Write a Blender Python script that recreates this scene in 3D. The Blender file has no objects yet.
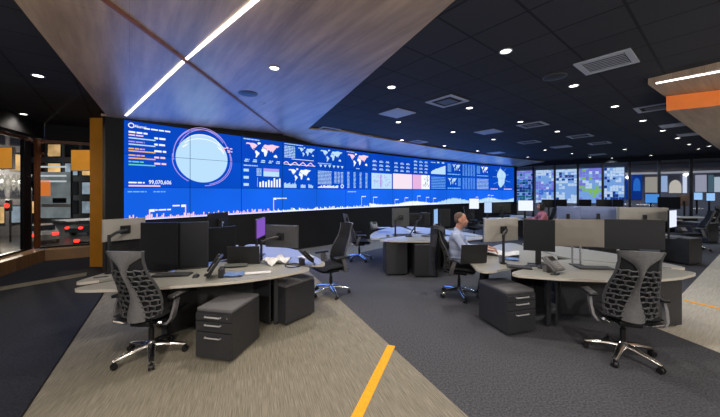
import bpy, bmesh, math, random
from mathutils import Vector, Matrix
from mathutils.geometry import tessellate_polygon
random.seed(7)
S = bpy.context.scene
COL = S.collection
PI = math.pi
F, HZ, EYE = 295.0, 191.7, 1.75          # focal length in pixels, horizon row, eye height
DECK = 3.47                              # dark ceiling
WOOD = 3.42                              # timber ceiling
DESK = 0.74

def on(px, py, z):
    Y = F * (EYE - z) / (py - HZ)
    return Vector(((px - 360) / F * Y, Y, z))
def at(px, py, Y):
    return Vector(((px - 360) / F * Y, Y, EYE - (py - HZ) / F * Y))

# ------------------------------------------------------------------ materials
def lin(c):
    return tuple(((v / 255) / 12.92 if v / 255 <= 0.04045 else ((v / 255 + 0.055) / 1.055) ** 2.4) for v in c)
def rgba(c): return (*lin(c), 1.0)
MATS = {}
def new_mat(name):
    m = bpy.data.materials.new(name); m.use_nodes = True
    nt = m.node_tree
    return m, nt, nt.nodes['Principled BSDF']
def mat(name, c, rough=0.5, metal=0.0, var=0.12, scale=40.0, bump=0.0, spec=0.5, sheen=0.0):
    if name in MATS: return MATS[name]
    m, nt, b = new_mat(name)
    tc = nt.nodes.new('ShaderNodeTexCoord'); n = nt.nodes.new('ShaderNodeTexNoise')
    n.inputs['Scale'].default_value = scale; n.inputs['Detail'].default_value = 3
    nt.links.new(tc.outputs['Object'], n.inputs['Vector'])
    r = nt.nodes.new('ShaderNodeValToRGB')
    l = lin(c)
    r.color_ramp.elements[0].position = .3; r.color_ramp.elements[1].position = .7
    r.color_ramp.elements[0].color = (*[v * (1 - var) for v in l], 1)
    r.color_ramp.elements[1].color = (*[min(1, v * (1 + var)) for v in l], 1)
    nt.links.new(n.outputs['Fac'], r.inputs['Fac']); nt.links.new(r.outputs['Color'], b.inputs['Base Color'])
    b.inputs['Roughness'].default_value = rough; b.inputs['Metallic'].default_value = metal
    b.inputs['Specular IOR Level'].default_value = spec
    if sheen: b.inputs['Sheen Weight'].default_value = sheen
    if bump:
        bp = nt.nodes.new('ShaderNodeBump'); bp.inputs['Strength'].default_value = bump; bp.inputs['Distance'].default_value = .004
        nt.links.new(n.outputs['Fac'], bp.inputs['Height']); nt.links.new(bp.outputs['Normal'], b.inputs['Normal'])
    MATS[name] = m
    return m
def glow(name, c, strength=1.0, var=0.0, scale=3.0):
    if name in MATS: return MATS[name]
    m, nt, b = new_mat(name)
    nt.nodes.remove(b)
    e = nt.nodes.new('ShaderNodeEmission'); e.inputs['Strength'].default_value = strength
    e.inputs['Color'].default_value = rgba(c)
    if var:
        tc = nt.nodes.new('ShaderNodeTexCoord'); n = nt.nodes.new('ShaderNodeTexNoise'); n.inputs['Scale'].default_value = scale
        nt.links.new(tc.outputs['Object'], n.inputs['Vector'])
        r = nt.nodes.new('ShaderNodeValToRGB'); l = lin(c)
        r.color_ramp.elements[0].position = .3; r.color_ramp.elements[1].position = .7
        r.color_ramp.elements[0].color = (*[v * (1 - var) for v in l], 1); r.color_ramp.elements[1].color = (*[v * (1 + var) for v in l], 1)
        nt.links.new(n.outputs['Fac'], r.inputs['Fac']); nt.links.new(r.outputs['Color'], e.inputs['Color'])
    nt.links.new(e.outputs[0], nt.nodes['Material Output'].inputs['Surface'])
    MATS[name] = m
    return m
def streak_mat(name, c0, c1, ang, sx, sy, rough, bump=0.0, spec=0.5, planks=None):
    """noise stretched along a direction: woven carpet, timber veneer"""
    m, nt, b = new_mat(name)
    L = nt.links
    tc = nt.nodes.new('ShaderNodeTexCoord'); mp = nt.nodes.new('ShaderNodeMapping')
    mp.vector_type = 'TEXTURE'
    mp.inputs['Rotation'].default_value = (0, 0, ang)
    L.new(tc.outputs['Object'], mp.inputs['Vector'])
    mp2 = nt.nodes.new('ShaderNodeMapping'); mp2.inputs['Scale'].default_value = (sx, sy, 1)
    L.new(mp.outputs[0], mp2.inputs['Vector'])
    n = nt.nodes.new('ShaderNodeTexNoise'); n.inputs['Scale'].default_value = 1; n.inputs['Detail'].default_value = 5; n.inputs['Roughness'].default_value = .65
    L.new(mp2.outputs[0], n.inputs['Vector'])
    r = nt.nodes.new('ShaderNodeValToRGB'); r.color_ramp.elements[0].position = .33; r.color_ramp.elements[1].position = .67
    r.color_ramp.elements[0].color = rgba(c0); r.color_ramp.elements[1].color = rgba(c1)
    L.new(n.outputs['Fac'], r.inputs['Fac'])
    out = r.outputs['Color']
    if planks:
        br = nt.nodes.new('ShaderNodeTexBrick'); br.inputs['Scale'].default_value = 1
        br.inputs['Brick Width'].default_value = planks[0]; br.inputs['Row Height'].default_value = planks[1]
        br.inputs['Mortar Size'].default_value = .004
        br.inputs['Color1'].default_value = (1, 1, 1, 1); br.inputs['Color2'].default_value = (.84, .83, .82, 1); br.inputs['Mortar'].default_value = (.7, .62, .62, 1)
        L.new(mp.outputs[0], br.inputs['Vector'])
        mx = nt.nodes.new('ShaderNodeMixRGB'); mx.blend_type = 'MULTIPLY'; mx.inputs['Fac'].default_value = .8
        L.new(out, mx.inputs['Color1']); L.new(br.outputs['Color'], mx.inputs['Color2']); out = mx.outputs['Color']
    L.new(out, b.inputs['Base Color'])
    b.inputs['Roughness'].default_value = rough; b.inputs['Specular IOR Level'].default_value = spec
    if bump:
        bp = nt.nodes.new('ShaderNodeBump'); bp.inputs['Strength'].default_value = bump; bp.inputs['Distance'].default_value = .003
        L.new(n.outputs['Fac'], bp.inputs['Height']); L.new(bp.outputs['Normal'], b.inputs['Normal'])
    MATS[name] = m
    return m
def tile_mat(name, c, line, ang, size):
    m, nt, b = new_mat(name); L = nt.links
    tc = nt.nodes.new('ShaderNodeTexCoord'); mp = nt.nodes.new('ShaderNodeMapping'); mp.vector_type = 'TEXTURE'; mp.inputs['Rotation'].default_value = (0, 0, ang)
    L.new(tc.outputs['Object'], mp.inputs['Vector'])
    br = nt.nodes.new('ShaderNodeTexBrick'); br.offset = 0; br.inputs['Scale'].default_value = 1
    br.inputs['Brick Width'].default_value = size; br.inputs['Row Height'].default_value = size; br.inputs['Mortar Size'].default_value = .014
    l = lin(c)
    br.inputs['Color1'].default_value = (*l, 1); br.inputs['Color2'].default_value = (*[v * .8 for v in l], 1); br.inputs['Mortar'].default_value = rgba(line)
    L.new(mp.outputs[0], br.inputs['Vector'])
    L.new(br.outputs['Color'], b.inputs['Base Color']); b.inputs['Roughness'].default_value = .75; b.inputs['Specular IOR Level'].default_value = .2
    MATS[name] = m
    return m
def glass_mat(name, refl=.08, tint=(1, 1, 1)):
    m, nt, b = new_mat(name); nt.nodes.remove(b); L = nt.links
    t = nt.nodes.new('ShaderNodeBsdfTransparent'); t.inputs['Color'].default_value = (*tint, 1)
    g = nt.nodes.new('ShaderNodeBsdfGlossy'); g.inputs['Roughness'].default_value = .02
    x = nt.nodes.new('ShaderNodeMixShader'); x.inputs['Fac'].default_value = refl
    L.new(t.outputs[0], x.inputs[1]); L.new(g.outputs[0], x.inputs[2]); L.new(x.outputs[0], nt.nodes['Material Output'].inputs['Surface'])
    MATS[name] = m
    return m

carpet = mat('dark_carpet', (74, 75, 80), .95, 0, .45, 60, .6, .15)
carpet_left = mat('dim_carpet', (40, 42, 51), .9, 0, .45, 60, .6, .2)  # same dark carpet, the weaker light at left put into its colour
woven = streak_mat('woven_walkway', (96, 92, 81), (150, 144, 128), math.radians(110), 5, 150, .8, .4, .25)
woven_r = streak_mat('woven_walkway_right', (164, 158, 145), (190, 184, 170), math.radians(35), 3, 60, .8, .3, .25)
timber = streak_mat('timber_veneer', (122, 103, 86), (172, 149, 127), math.radians(128), 0.7, 6, 0.36, .03, 1.0, planks=(2.4, 1.2))
timber_light = streak_mat('pale_timber', (142, 124, 104), (172, 152, 128), math.radians(35), 1, 14, .45, .05, .4, planks=(2.4, .3))
tiles = tile_mat('black_ceiling_tile', (44, 45, 50), (20, 20, 22), math.radians(38.5), .6)
black = mat('black_plastic', (24, 24, 26), .45)
black_matte = mat('black_wall', (15, 16, 20), .8)
charcoal = mat('charcoal_plastic', (72, 73, 76), .5)
graph = mat('graphite_plastic', (104, 104, 106), .5)
fabric = mat('black_fabric', (34, 35, 38), .9, 0, .3, 300, .3, .2)
cushion = mat('grey_felt', (100, 100, 103), .95, 0, .25, 200, .3, .2)
steel = mat('dark_powder_steel', (60, 61, 65), .42, .3, .05)
alu = mat('polished_aluminium', (215, 215, 215), .22, 1.0, .03)
silver = mat('silver_shell', (124, 118, 110), .42, .3, .04, 8)
pale_shell = mat('pale_shell', (176, 172, 164), .42, .3, .04, 8)
bluelit_shell = mat('blue_lit_shell', (128, 140, 176), .42, .3, .04, 8)  # pale shell with the video wall's blue light put into its colour
laminate = mat('taupe_laminate', (146, 146, 139), .3, 0, .06, 60)
edgeband = mat('pale_edge', (200, 194, 182), .4, 0, .04)
screen_off = mat('dark_screen', (22, 24, 29), .42, 0, .03, 40, 0, .3)
white_plastic = mat('white_plastic', (205, 205, 205), .4, 0, .03)
paper = mat('paper', (215, 215, 215), .7, 0, .05, 90)
orange_paint = mat('orange_paint', (226, 150, 42), .55, 0, .05, 5)
orange_panel = mat('orange_panel', (238, 122, 20), .5, 0, .05, 5)
orange_stripe = mat('orange_carpet', (248, 168, 42), .8, 0, .15, 80, .2, .2)
vent_white = mat('vent_white', (150, 155, 165), .45, 0, .03)
trim_brown = mat('brown_trim', (120, 72, 42), .45, 0, .15, 12)
curbwood = streak_mat('curb_timber', (150, 116, 82), (188, 150, 110), math.radians(35), 1, 10, .45)
frame_dark = mat('window_frame', (30, 32, 37), .4, .3)
skin = mat('skin', (176, 126, 104), .5, 0, .05, 30)
shirt_blue = mat('blue_shirt', (160, 172, 204), .85, 0, .12, 60, .3)
pink_top = mat('pink_top', (188, 110, 118), .85, 0, .12, 60, .3)
trouser = mat('dark_trousers', (30, 31, 38), .9, 0, .2, 90)
hair_grey = mat('short_grey_hair', (92, 72, 62), .8, 0, .3, 200, .5)
hair_dark = mat('dark_hair', (34, 24, 22), .6, 0, .3, 150, .5)
glass = glass_mat('clear_glass', .05)
glass_night = glass_mat('window_glass', .07, (.95, .95, .95))
lamp = glow('lamp_white', (255, 246, 232), 9)
led = glow('led_strip', (255, 248, 240), 5)
handle_m = mat('brushed_handle', (200, 200, 202), .4, .4, .03)

# ------------------------------------------------------------------ mesh builder
class MB:
    def __init__(self): self.bm = bmesh.new()
    def add(self, vs, fs):
        v = [self.bm.verts.new(p) for p in vs]
        for f in fs:
            try: self.bm.faces.new([v[i] for i in f])
            except ValueError: pass
        return self
    def merge(self, t, M=None):
        if M is not None: bmesh.ops.transform(t, matrix=M, verts=t.verts)
        t.verts.index_update()
        self.add([v.co.copy() for v in t.verts], [[v.index for v in f.verts] for f in t.faces]); t.free()
        return self
    def box(self, c, s, r=0.0, rot=None, seg=2):
        t = bmesh.new(); bmesh.ops.create_cube(t, size=1)
        bmesh.ops.scale(t, vec=s, verts=t.verts)
        if r: bmesh.ops.bevel(t, geom=t.edges[:], offset=min(r, min(s) * .49), segments=seg, affect='EDGES', profile=.5)
        M = Matrix.Translation(c)
        if rot: M = M @ (Matrix.Rotation(rot[2], 4, 'Z') @ Matrix.Rotation(rot[1], 4, 'Y') @ Matrix.Rotation(rot[0], 4, 'X'))
        return self.merge(t, M)
    def loft(self, rings, cap=True, closed=True):
        n = len(rings[0]); vs = [p for r in rings for p in r]; fs = []
        for i in range(len(rings) - 1):
            for j in range(n if closed else n - 1):
                k = (j + 1) % n
                fs.append((i * n + j, i * n + k, (i + 1) * n + k, (i + 1) * n + j))
        if cap: fs += [tuple(range(n))[::-1], tuple((len(rings) - 1) * n + j for j in range(n))]
        return self.add(vs, fs)
    def tube(self, pts, rs, n=8, flat=1.0):
        pts = [Vector(p) for p in pts]
        if not hasattr(rs, '__len__'): rs = [rs] * len(pts)
        rings = []; up = Vector((0, 0, 1))
        for i, p in enumerate(pts):
            d = (pts[min(i + 1, len(pts) - 1)] - pts[max(i - 1, 0)]).normalized()
            a = d.cross(up)
            if a.length < .05: a = d.cross(Vector((0, 1, 0)))
            a.normalize(); b = a.cross(d).normalized()
            rings.append([p + a * math.cos(2 * PI * k / n) * rs[i] + b * math.sin(2 * PI * k / n) * rs[i] * flat for k in range(n)])
        return self.loft(rings)
    def cyl(self, p0, p1, r0, r1=None, n=16): return self.tube([p0, p1], [r0, r0 if r1 is None else r1], n)
    def lathe(self, prof, c=(0, 0, 0), n=20):
        return self.loft([[Vector(c) + Vector((r * math.cos(2 * PI * k / n), r * math.sin(2 * PI * k / n), z)) for k in range(n)] for r, z in prof])
    def prism(self, poly, z0, z1):
        tris = tessellate_polygon([[Vector((p[0], p[1], 0)) for p in poly]]); n = len(poly)
        zf = (lambda p, z: z(p) if callable(z) else z)
        vs = [Vector((p[0], p[1], zf(p, z0))) for p in poly] + [Vector((p[0], p[1], zf(p, z1))) for p in poly]
        fs = [tuple(t) for t in tris] + [tuple(i + n for i in t) for t in tris] + [(i, (i + 1) % n, (i + 1) % n + n, i + n) for i in range(n)]
        return self.add(vs, fs)
    def ball(self, c, r, seg=16, M=None):
        t = bmesh.new(); bmesh.ops.create_uvsphere(t, u_segments=seg, v_segments=max(6, seg // 2), radius=1)
        rr = r if hasattr(r, '__len__') else (r, r, r)
        return self.merge(t, Matrix.Translation(c) @ (M or Matrix.Identity(4)) @ Matrix.Diagonal((*rr, 1)))
    def grid(self, fn, nu, nv):
        vs = [fn(i / nu, j / nv) for j in range(nv + 1) for i in range(nu + 1)]
        fs = [(j * (nu + 1) + i, j * (nu + 1) + i + 1, (j + 1) * (nu + 1) + i + 1, (j + 1) * (nu + 1) + i) for j in range(nv) for i in range(nu)]
        return self.add(vs, fs)
    def build(self, name, m, parent=None, smooth=False, fix=True):
        if fix: bmesh.ops.recalc_face_normals(self.bm, faces=self.bm.faces[:])
        me = bpy.data.meshes.new(name); self.bm.to_mesh(me); self.bm.free()
        me.materials.append(m)
        if smooth:
            for p in me.polygons: p.use_smooth = True
            me.set_sharp_from_angle(angle=math.radians(40))
        o = bpy.data.objects.new(name, me); COL.objects.link(o)
        if parent: o.parent = parent
        return o

def tag(o, label=None, cat=None, group=None, kind=None):
    if label: o['label'] = label
    if cat: o['category'] = cat
    if group: o['group'] = group
    if kind: o['kind'] = kind
    return o
def thing(name, loc, rz=0, label=None, cat=None, group=None):
    o = bpy.data.objects.new(name, None); COL.objects.link(o); o.empty_display_size = .1
    o.location = loc; o.rotation_euler = (0, 0, rz)
    return tag(o, label, cat, group)
def struct(o): o['kind'] = 'structure'; return o
CH = {}
def copy_tree(o, parent=None):
    c = o.copy(); COL.objects.link(c)
    if parent: c.parent = parent
    for ch in [x for x in COL.objects if x.parent == o]: copy_tree(ch, c)
    return c
def place(proto, loc, rz, label, group=None, cat=None):
    c = copy_tree(proto); c.location = loc; c.rotation_euler = (0, 0, rz)
    c['label'] = label
    if group: c['group'] = group
    elif 'group' in c: del c['group']
    return c
def fillet(poly, rad, n=6):
    out = []; N = len(poly)
    for i in range(N):
        p = Vector(poly[i][:2]); a = Vector(poly[i - 1][:2]); b = Vector(poly[(i + 1) % N][:2])
        r = rad[i] if hasattr(rad, '__len__') else rad
        if r <= 0: out.append(p); continue
        u = (a - p).normalized(); v = (b - p).normalized()
        d = min(r, (a - p).length * .45, (b - p).length * .45)
        q0 = p + u * d; q1 = p + v * d
        for k in range(n + 1):
            t = k / n; out.append(q0 * (1 - t) ** 2 + p * 2 * t * (1 - t) + q1 * t * t)
    return out

# ------------------------------------------------------------------ curved video wall geometry
TH, KA, X0, Y0 = .8439, -.016383, -4.7418, 5.9229
ZT, ZB, PW = EYE + 1.4464, EYE - .5936, 1.21
PH = (ZT - ZB) / 3
def wall(s, z, off=0.0):
    a = TH + KA * s
    x = X0 + (math.sin(a) - math.sin(TH)) / KA; y = Y0 - (math.cos(a) - math.cos(TH)) / KA
    return Vector((x + math.sin(a) * off, y - math.cos(a) * off, z))
def s_of(px):
    lo, hi = -1.0, 19.0
    for _ in range(40):
        m = (lo + hi) / 2; p = wall(m, 0)
        if 360 + F * p.x / p.y < px: lo = m
        else: hi = m
    return lo
def sz(px, py):
    s = s_of(px); return s, EYE - (py - HZ) / F * wall(s, 0).y

# ------------------------------------------------------------------ camera
cam = bpy.data.cameras.new('camera'); co = bpy.data.objects.new('camera', cam); COL.objects.link(co)
co.location = (0, 0, EYE); co.rotation_euler = (PI / 2, 0, 0)
cam.sensor_width = 36; cam.lens = F / 720 * 36; cam.shift_y = -(208.5 - HZ) / 720
cam.clip_end = 300
S.camera = co

# ------------------------------------------------------------------ room shell
L0, L1 = on(23, 417, 0), on(106.7, 290, 0)
ld = (L1 - L0).normalized()
R0, R1 = on(468, 417, 0), on(340, 300, 0)
rd = (R1 - R0).normalized()
wd = Vector((math.cos(TH - .05), math.sin(TH - .05), 0))
def isect(p, d, q, e):
    t = ((q.x - p.x) * e.y - (q.y - p.y) * e.x) / (d.x * e.y - d.y * e.x)
    return p + d * t
b0, b1 = on(337, 257.4, 0), on(364.6, 251.7, 0)
bd = (b1 - b0).normalized()
cR = isect(R0, rd, b0, bd)
farb = b0 + bd * 14
path = [L0 - ld * 4, L0 + ld * 5.2, wall(-.2, 0, .02), wall(4, 0, .02), wall(9, 0, .02), wall(15, 0, .02), farb, cR, R0 - rd * 4]
struct(MB().prism([(p.x, p.y) for p in path], -.02, .004).build('floor_walkway', woven))
lc = [L0 - ld * 4 - Vector((.01, 0, 0)), L0 + ld * 5.2 - Vector((.01, 0, 0)), Vector((-9, 9.5, 0)), Vector((-9.5, -2, 0))]
struct(MB().prism([(p.x, p.y) for p in lc], -.02, .003).build('floor_left', carpet_left))
g0, g1 = on(0, 291, 0), on(86, 276, 0); gw = Vector((-.22, .26, 0))
struct(MB().prism([(p.x, p.y) for p in (g0 - (g1 - g0) * .8, g1, g1 + gw, g0 - (g1 - g0) * .8 + gw)], -.02, .006).build('floor_strip', woven))  # pale woven strip across the left floor
q0, q1, q2, q3 = on(656, 328, 0), on(720, 353, 0), on(686, 290, 0), on(720, 254, 0)
rw = [q1 + (q1 - q0) * 3, q0, q2, q3 + (q3 - q2) * 1.5, q3 + (q3 - q2) * 1.5 + Vector((2.2, -3.2, 0)), q1 + (q1 - q0) * 3 + Vector((5, 0, 0))]
rw[1] = isect(q2, (q3 - q2).normalized(), q1, (q1 - q0).normalized())
struct(MB().prism([(p.x, p.y) for p in rw], -.02, .004).build('floor_walkway_right', woven_r))
def stripe(name, a, b, w):
    d = (b - a).normalized(); n = Vector((-d.y, d.x, 0)) * w / 2
    return struct(MB().prism([((a - n).x, (a - n).y), ((b - n).x, (b - n).y), ((b + n).x, (b + n).y), ((a + n).x, (a + n).y)], .002, .008).build(name, orange_stripe))
a, b = on(391.5, 346, 0), on(357, 417, 0); stripe('trim_1', a, b + (b - a) * 1.2, .085)
a, b = on(684.5, 300.6, 0), on(720, 309, 0); stripe('trim_2', a, b + (b - a) * 1.2, .07)

_c1, _c0, _c2 = on(45, 261, 0), on(0, 277, 0), on(90, 257, 0)
_d1, _d2 = (_c0 - _c1).normalized(), (_c2 - _c1).normalized()
_n1 = Vector((-abs(_d1.y), -abs(_d1.x), 0)).normalized(); _n2 = Vector((-_d2.y, _d2.x, 0)).normalized()
_k = isect(_c1 + _n1 * .6, _d1, _c1 + _n2 * .6, _d2)
outline = [(28, -11), tuple((_k + _d1 * 20)[:2]), tuple(_k[:2]), tuple((_k + _d2 * 3.6)[:2]), (tuple((_k + _d2 * 3.6)[:2])[0], 30), (28, 30)]
struct(MB().prism(outline, -.1, 0).build('floor', carpet))
struct(MB().prism(outline, DECK, DECK + .1).build('ceiling', tiles))
# timber ceiling: two facets and a band along the video wall
E0, E1 = on(482, 0, WOOD), on(308, 129, WOOD)
er = (E1 - E0).normalized()
def on_slope(px, py):
    z = WOOD
    for _ in range(12): q = on(px, py, z); z = WOOD - .2 * max(0, -2.2 - q.x) / 2.54
    return q
M0, M1 = on_slope(14, 0), on_slope(107, 116)
def inner(s): return wall(s, WOOD, 1.5)
cx = -2.2
wl = next(s * .01 for s in range(2000) if wall(s * .01, 0).x > cx)
WT = ZT + .05
t = MB()
th = .045
def facet(pts):
    n = len(pts)
    t.add([Vector(p) for p in pts] + [Vector(p) + Vector((0, 0, th)) for p in pts], [tuple(range(n)), tuple(range(n, 2 * n))] + [(i, (i + 1) % n, (i + 1) % n + n, i + n) for i in range(n)])
cw = wall(wl, WOOD - .05, 0)
eb = E0 - er * 5
lb = M0 - (M1 - M0).normalized() * (M0.y + 3) / (M1 - M0).normalized().y
zslope = lambda p: WOOD - .2 * max(0, (cx - p[0])) / 2.54
facet([(cx, -3, WOOD), (eb.x, -3, WOOD), tuple(E1), (cx, cw.y, WOOD - .02)])
lw = [(cx, -3), (cx, cw.y)] + [tuple(wall(s, 0)[:2]) for s in [wl - i * wl / 4 for i in range(1, 5)]] + [tuple(wall(-.35, 0)[:2]), (M1.x, M1.y), (M0.x, M0.y), (min(lb.x, cx), -3)]
facet([(p[0], p[1], zslope(p) if i not in (1, 2, 3, 4, 5, 6) else zslope(p)) for i, p in enumerate(lw)])
si = [wl + i * (18.6 - wl) / 14 for i in range(15)]
for i in range(14):
    s0, s1 = si[i], si[i + 1]
    p0 = E1 if i == 0 else inner(s0)
    if (inner(s1) - E1).dot(wd) < 0: p1 = E1.copy()
    else: p1 = inner(s1)
    if i and (inner(s0) - E1).dot(wd) < 0: p0 = E1.copy()
    pts = [wall(s0, WT), wall(s1, WT), p1, p0]
    if (p1 - p0).length < .01: pts = pts[:3]
    if i == 0: pts = [Vector((cx, cw.y, WOOD - .02)), wall(s1, WT), p1] + ([p0] if (p1 - p0).length > .01 else [])
    facet(pts)
struct(t.build('ceiling_timber', timber))
struct(MB().tube([(cx, -3, WOOD - .004), (cx, cw.y - .05, WOOD - .024)], .026, 6).build('trim_3', trim_brown))
# black wall carrying the displays
N = 40
t = MB(); ss = [-.28 + i * (18.75) / N for i in range(N + 1)]
t.loft([[wall(s, 0, -.02), wall(s, ZT + .3, -.02), wall(s, ZT + .3, -.35), wall(s, 0, -.35)] for s in ss])
struct(t.build('wall_video', black_matte))
t = MB(); t.loft([[wall(s, ZT + .005, 0), wall(s, ZT + .06, 0), wall(s, ZT + .06, -.02), wall(s, ZT + .005, -.02)] for s in ss])
struct(t.build('trim_4', black))
# orange column
c0 = on(89.5, 267, 0); cwid = .43
struct(MB().box((c0.x + cwid / 2, c0.y + .2, DECK / 2), (cwid, .4, DECK), .01).build('trim_5', orange_paint))
# right-hand ceiling portal: plate, LED and dropped box
A = on(648, 84.5, 3.38); A2 = on(720, 68.5, 3.38); B2 = on(666, 97.5, 3.38)
ax = (B2 - A).normalized(); ay = (A2 - A).normalized()
plate = [A, A + ax * 9, A + ax * 9 + ay * 6, A + ay * 6]
struct(MB().prism([(p.x, p.y) for p in plate], 3.38, DECK).build('ceiling_portal', timber_light))
O0 = on(666, 111, 3.13); O1 = on(720, 105.6, 3.13); O1.z = 3.13
od = (O1 - O0).normalized(); O2 = on(709, 142, 3.13); oe = (O2 - O0).normalized()
drop = [O0, O0 + od * 5, O0 + od * 5 + oe * 8, O0 + oe * 8]
struct(MB().prism([(p.x, p.y) for p in drop], 3.13, 3.379).build('ceiling_dropped_panel', timber_light))
f0 = O0 - Vector((0, 0, 0)); nrm = Vector((od.y, -od.x, 0)); nrm = nrm if nrm.dot(Vector((-1, -1, 0))) > 0 else -nrm
fp = [O0 + nrm * .02, O0 + od * 5 + nrm * .02, O0 + od * 5 + nrm * .002, O0 + nrm * .002]
struct(MB().prism([(p.x, p.y) for p in fp], 3.128, 3.378).build('trim_6', orange_panel))

def light_strip(name, pts, w, label):
    t = MB()
    vs = []
    for i, p in enumerate(pts):
        p = Vector(p); d = (Vector(pts[min(i + 1, len(pts) - 1)]) - Vector(pts[max(i - 1, 0)])); d.z = 0; d.normalize(); n = Vector((-d.y, d.x, 0)) * w / 2
        vs.append([p - n, p + n, p + n + Vector((0, 0, .0095)), p - n + Vector((0, 0, .0095))])
    o = t.loft(vs).build(name, led); return tag(o, label, 'light')
A1, A3, A4 = on(255, 0, WOOD), on(182, 62, WOOD), on(126, 115.5, WOOD - .19)
kk = isect(A1, (A3 - A1).normalized(), Vector((cx, 0, 0)), Vector((0, 1, 0))); kk.z = WOOD
pts = [A1 + (A1 - A3) * 1.0, A1, kk, Vector((A4.x, A4.y, zslope(A4) - .0))]
pts = [p - Vector((0, 0, .012)) for p in pts]
light_strip('linear_light', pts, .035, 'long glowing white light line set diagonally in the timber ceiling')
P0 = on(656, 83, 3.38); P1 = on(720, 71, 3.38); P1.z = 3.38
light_strip('linear_light', [P0 - Vector((0, 0, .01)), P1 + (P1 - P0) * 2.5 - Vector((0, 0, .01))], .05, 'white light line under the pale wooden ceiling portal at upper right')

# left glazing
C1 = on(45, 261, 0); C0 = on(0, 277, 0); C2 = on(90, 257, 0)
d1 = (C0 - C1).normalized(); d2 = (C2 - C1).normalized()
W1 = C1 + d1 * 5.5; W2 = C1 + d2 * 3.2
n1 = Vector((d1.y, -d1.x, 0)); n1 = n1 if n1.x < 0 else -n1
n2 = Vector((-d2.y, d2.x, 0)); n2 = n2 if n2.y > 0 else -n2
def ext(name, a, b, n, depth, z0, z1, m):
    p = [a, b, b + n * depth, a + n * depth]
    return MB().prism([(q.x, q.y) for q in p], z0, z1).build(name, m)
struct(ext('trim_7', C1, W1, n1, .5, 0, .29, curbwood)); struct(ext('trim_8', C1, W2, n2, .5, 0, .27, curbwood))
struct(ext('wall_left', C1 + n1 * .02, W1 + n1 * .02, n1, .25, 3.1, DECK, black_matte)); struct(ext('wall_back_left', C1, W2 + d2 * 2, n2, .25, 3.1, DECK, black_matte))
def window(name, c, w, n, mulls, z0, z1, post):
    n = n.normalized()
    d = (w - c).normalized(); L = (w - c).length
    o = thing(name, c + n * .1, 0); struct(o)
    def part(nm, s0, s1, za, zb, m, dep=.07, dn=0.0):
        base = Vector((0, 0, 0)); p = [d * s0 + n * dn, d * s1 + n * dn, d * s1 + n * (dep + dn), d * s0 + n * (dep + dn)]
        return MB().prism([(q.x, q.y) for q in p], za, zb).build(nm, m, o)
    part('frame', 0, L, z0, z0 + .05, frame_dark); part('frame', 0, L, z1 - .07, z1, trim_brown)
    last = 0
    for s, wd_ in mulls:
        part('mullion', s, s + wd_, z0 + .05, z1 - .07, frame_dark)
        part('pane', last, s, z0 + .05, z1 - .07, glass_night, .012, .03); last = s + wd_
    part('pane', last, L, z0 + .05, z1 - .07, glass_night, .012, .03)
    return o
Cw = Vector((-8.25, 7.56, 0))
window('window_1', Cw, Cw + d1 * 5.8, n1 * .3, [(.06, .27), (2.9, .1), (4.6, .1)], .29, 3.1, .1)
window('window_2', Cw, Cw + d2 * 3.6, n2 * .3, [(3.2, .1)], .27, 3.1, .1)
struct(MB().box((Cw.x + .0, Cw.y - .02, 1.7), (.09, .09, 2.8), .01).build('trim_9', trim_brown))

# ------------------------------------------------------------------ far glass wall and the room behind it
G0 = Vector((9.3, 17.9, 0)); gd = Vector((.81, -.59, 0)).normalized(); gn = Vector((.59, .81, 0)).normalized()
gw = thing('window_3', G0, 0); struct(gw)
def gpart(nm, t0, t1, za, zb, m, d0=0.0, d1=.08, par=gw):
    p = [gd * t0 + gn * d0, gd * t1 + gn * d0, gd * t1 + gn * d1, gd * t0 + gn * d1]
    return MB().prism([(q.x, q.y) for q in p], za, zb).build(nm, m, par)
GM = 1.05; NG = 13
for i in range(NG + 1): gpart('mullion', i * GM - .05, i * GM + .05, 0, 3.25, frame_dark)
for i in range(NG): gpart('pane', i * GM + .05, (i + 1) * GM - .05, .08, 3.25, glass, .035, .047)
gpart('frame', -.05, NG * GM, 3.25, DECK, black_matte); gpart('frame', -.05, NG * GM, 0, .08, frame_dark)
bw = 6.0
Q0 = G0 + gn * bw
def bpart(nm, t0, t1, za, zb, m, d0=-.06, d1=0.0, par=None):
    p = [gd * t0 + gn * d0, gd * t1 + gn * d0, gd * t1 + gn * d1, gd * t0 + gn * d1]
    o = MB().prism([(q.x, q.y) for q in p], za, zb).build(nm, m, par)
    if not par: o.location = Q0
    return o
greywall = mat('grey_wall', (96, 96, 100), .7)
struct(bpart('wall_far', -6, 18, 0, DECK, mat('far_wall', (120, 124, 138), .7), 0, .2))
struct(bpart('trim_10', 5.7, 16, 2.86, 2.98, glow('cornice_glow', (150, 155, 168), .8), -.12, 0))  # cornice strip given its own emission
def t_of(px):
    k = (px - 360) / F
    return (k * Q0.y - Q0.x) / (gd.x - k * gd.y)
def z_at(t, py): return EYE - (py - HZ) / F * (Q0 + gd * t).y
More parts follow.
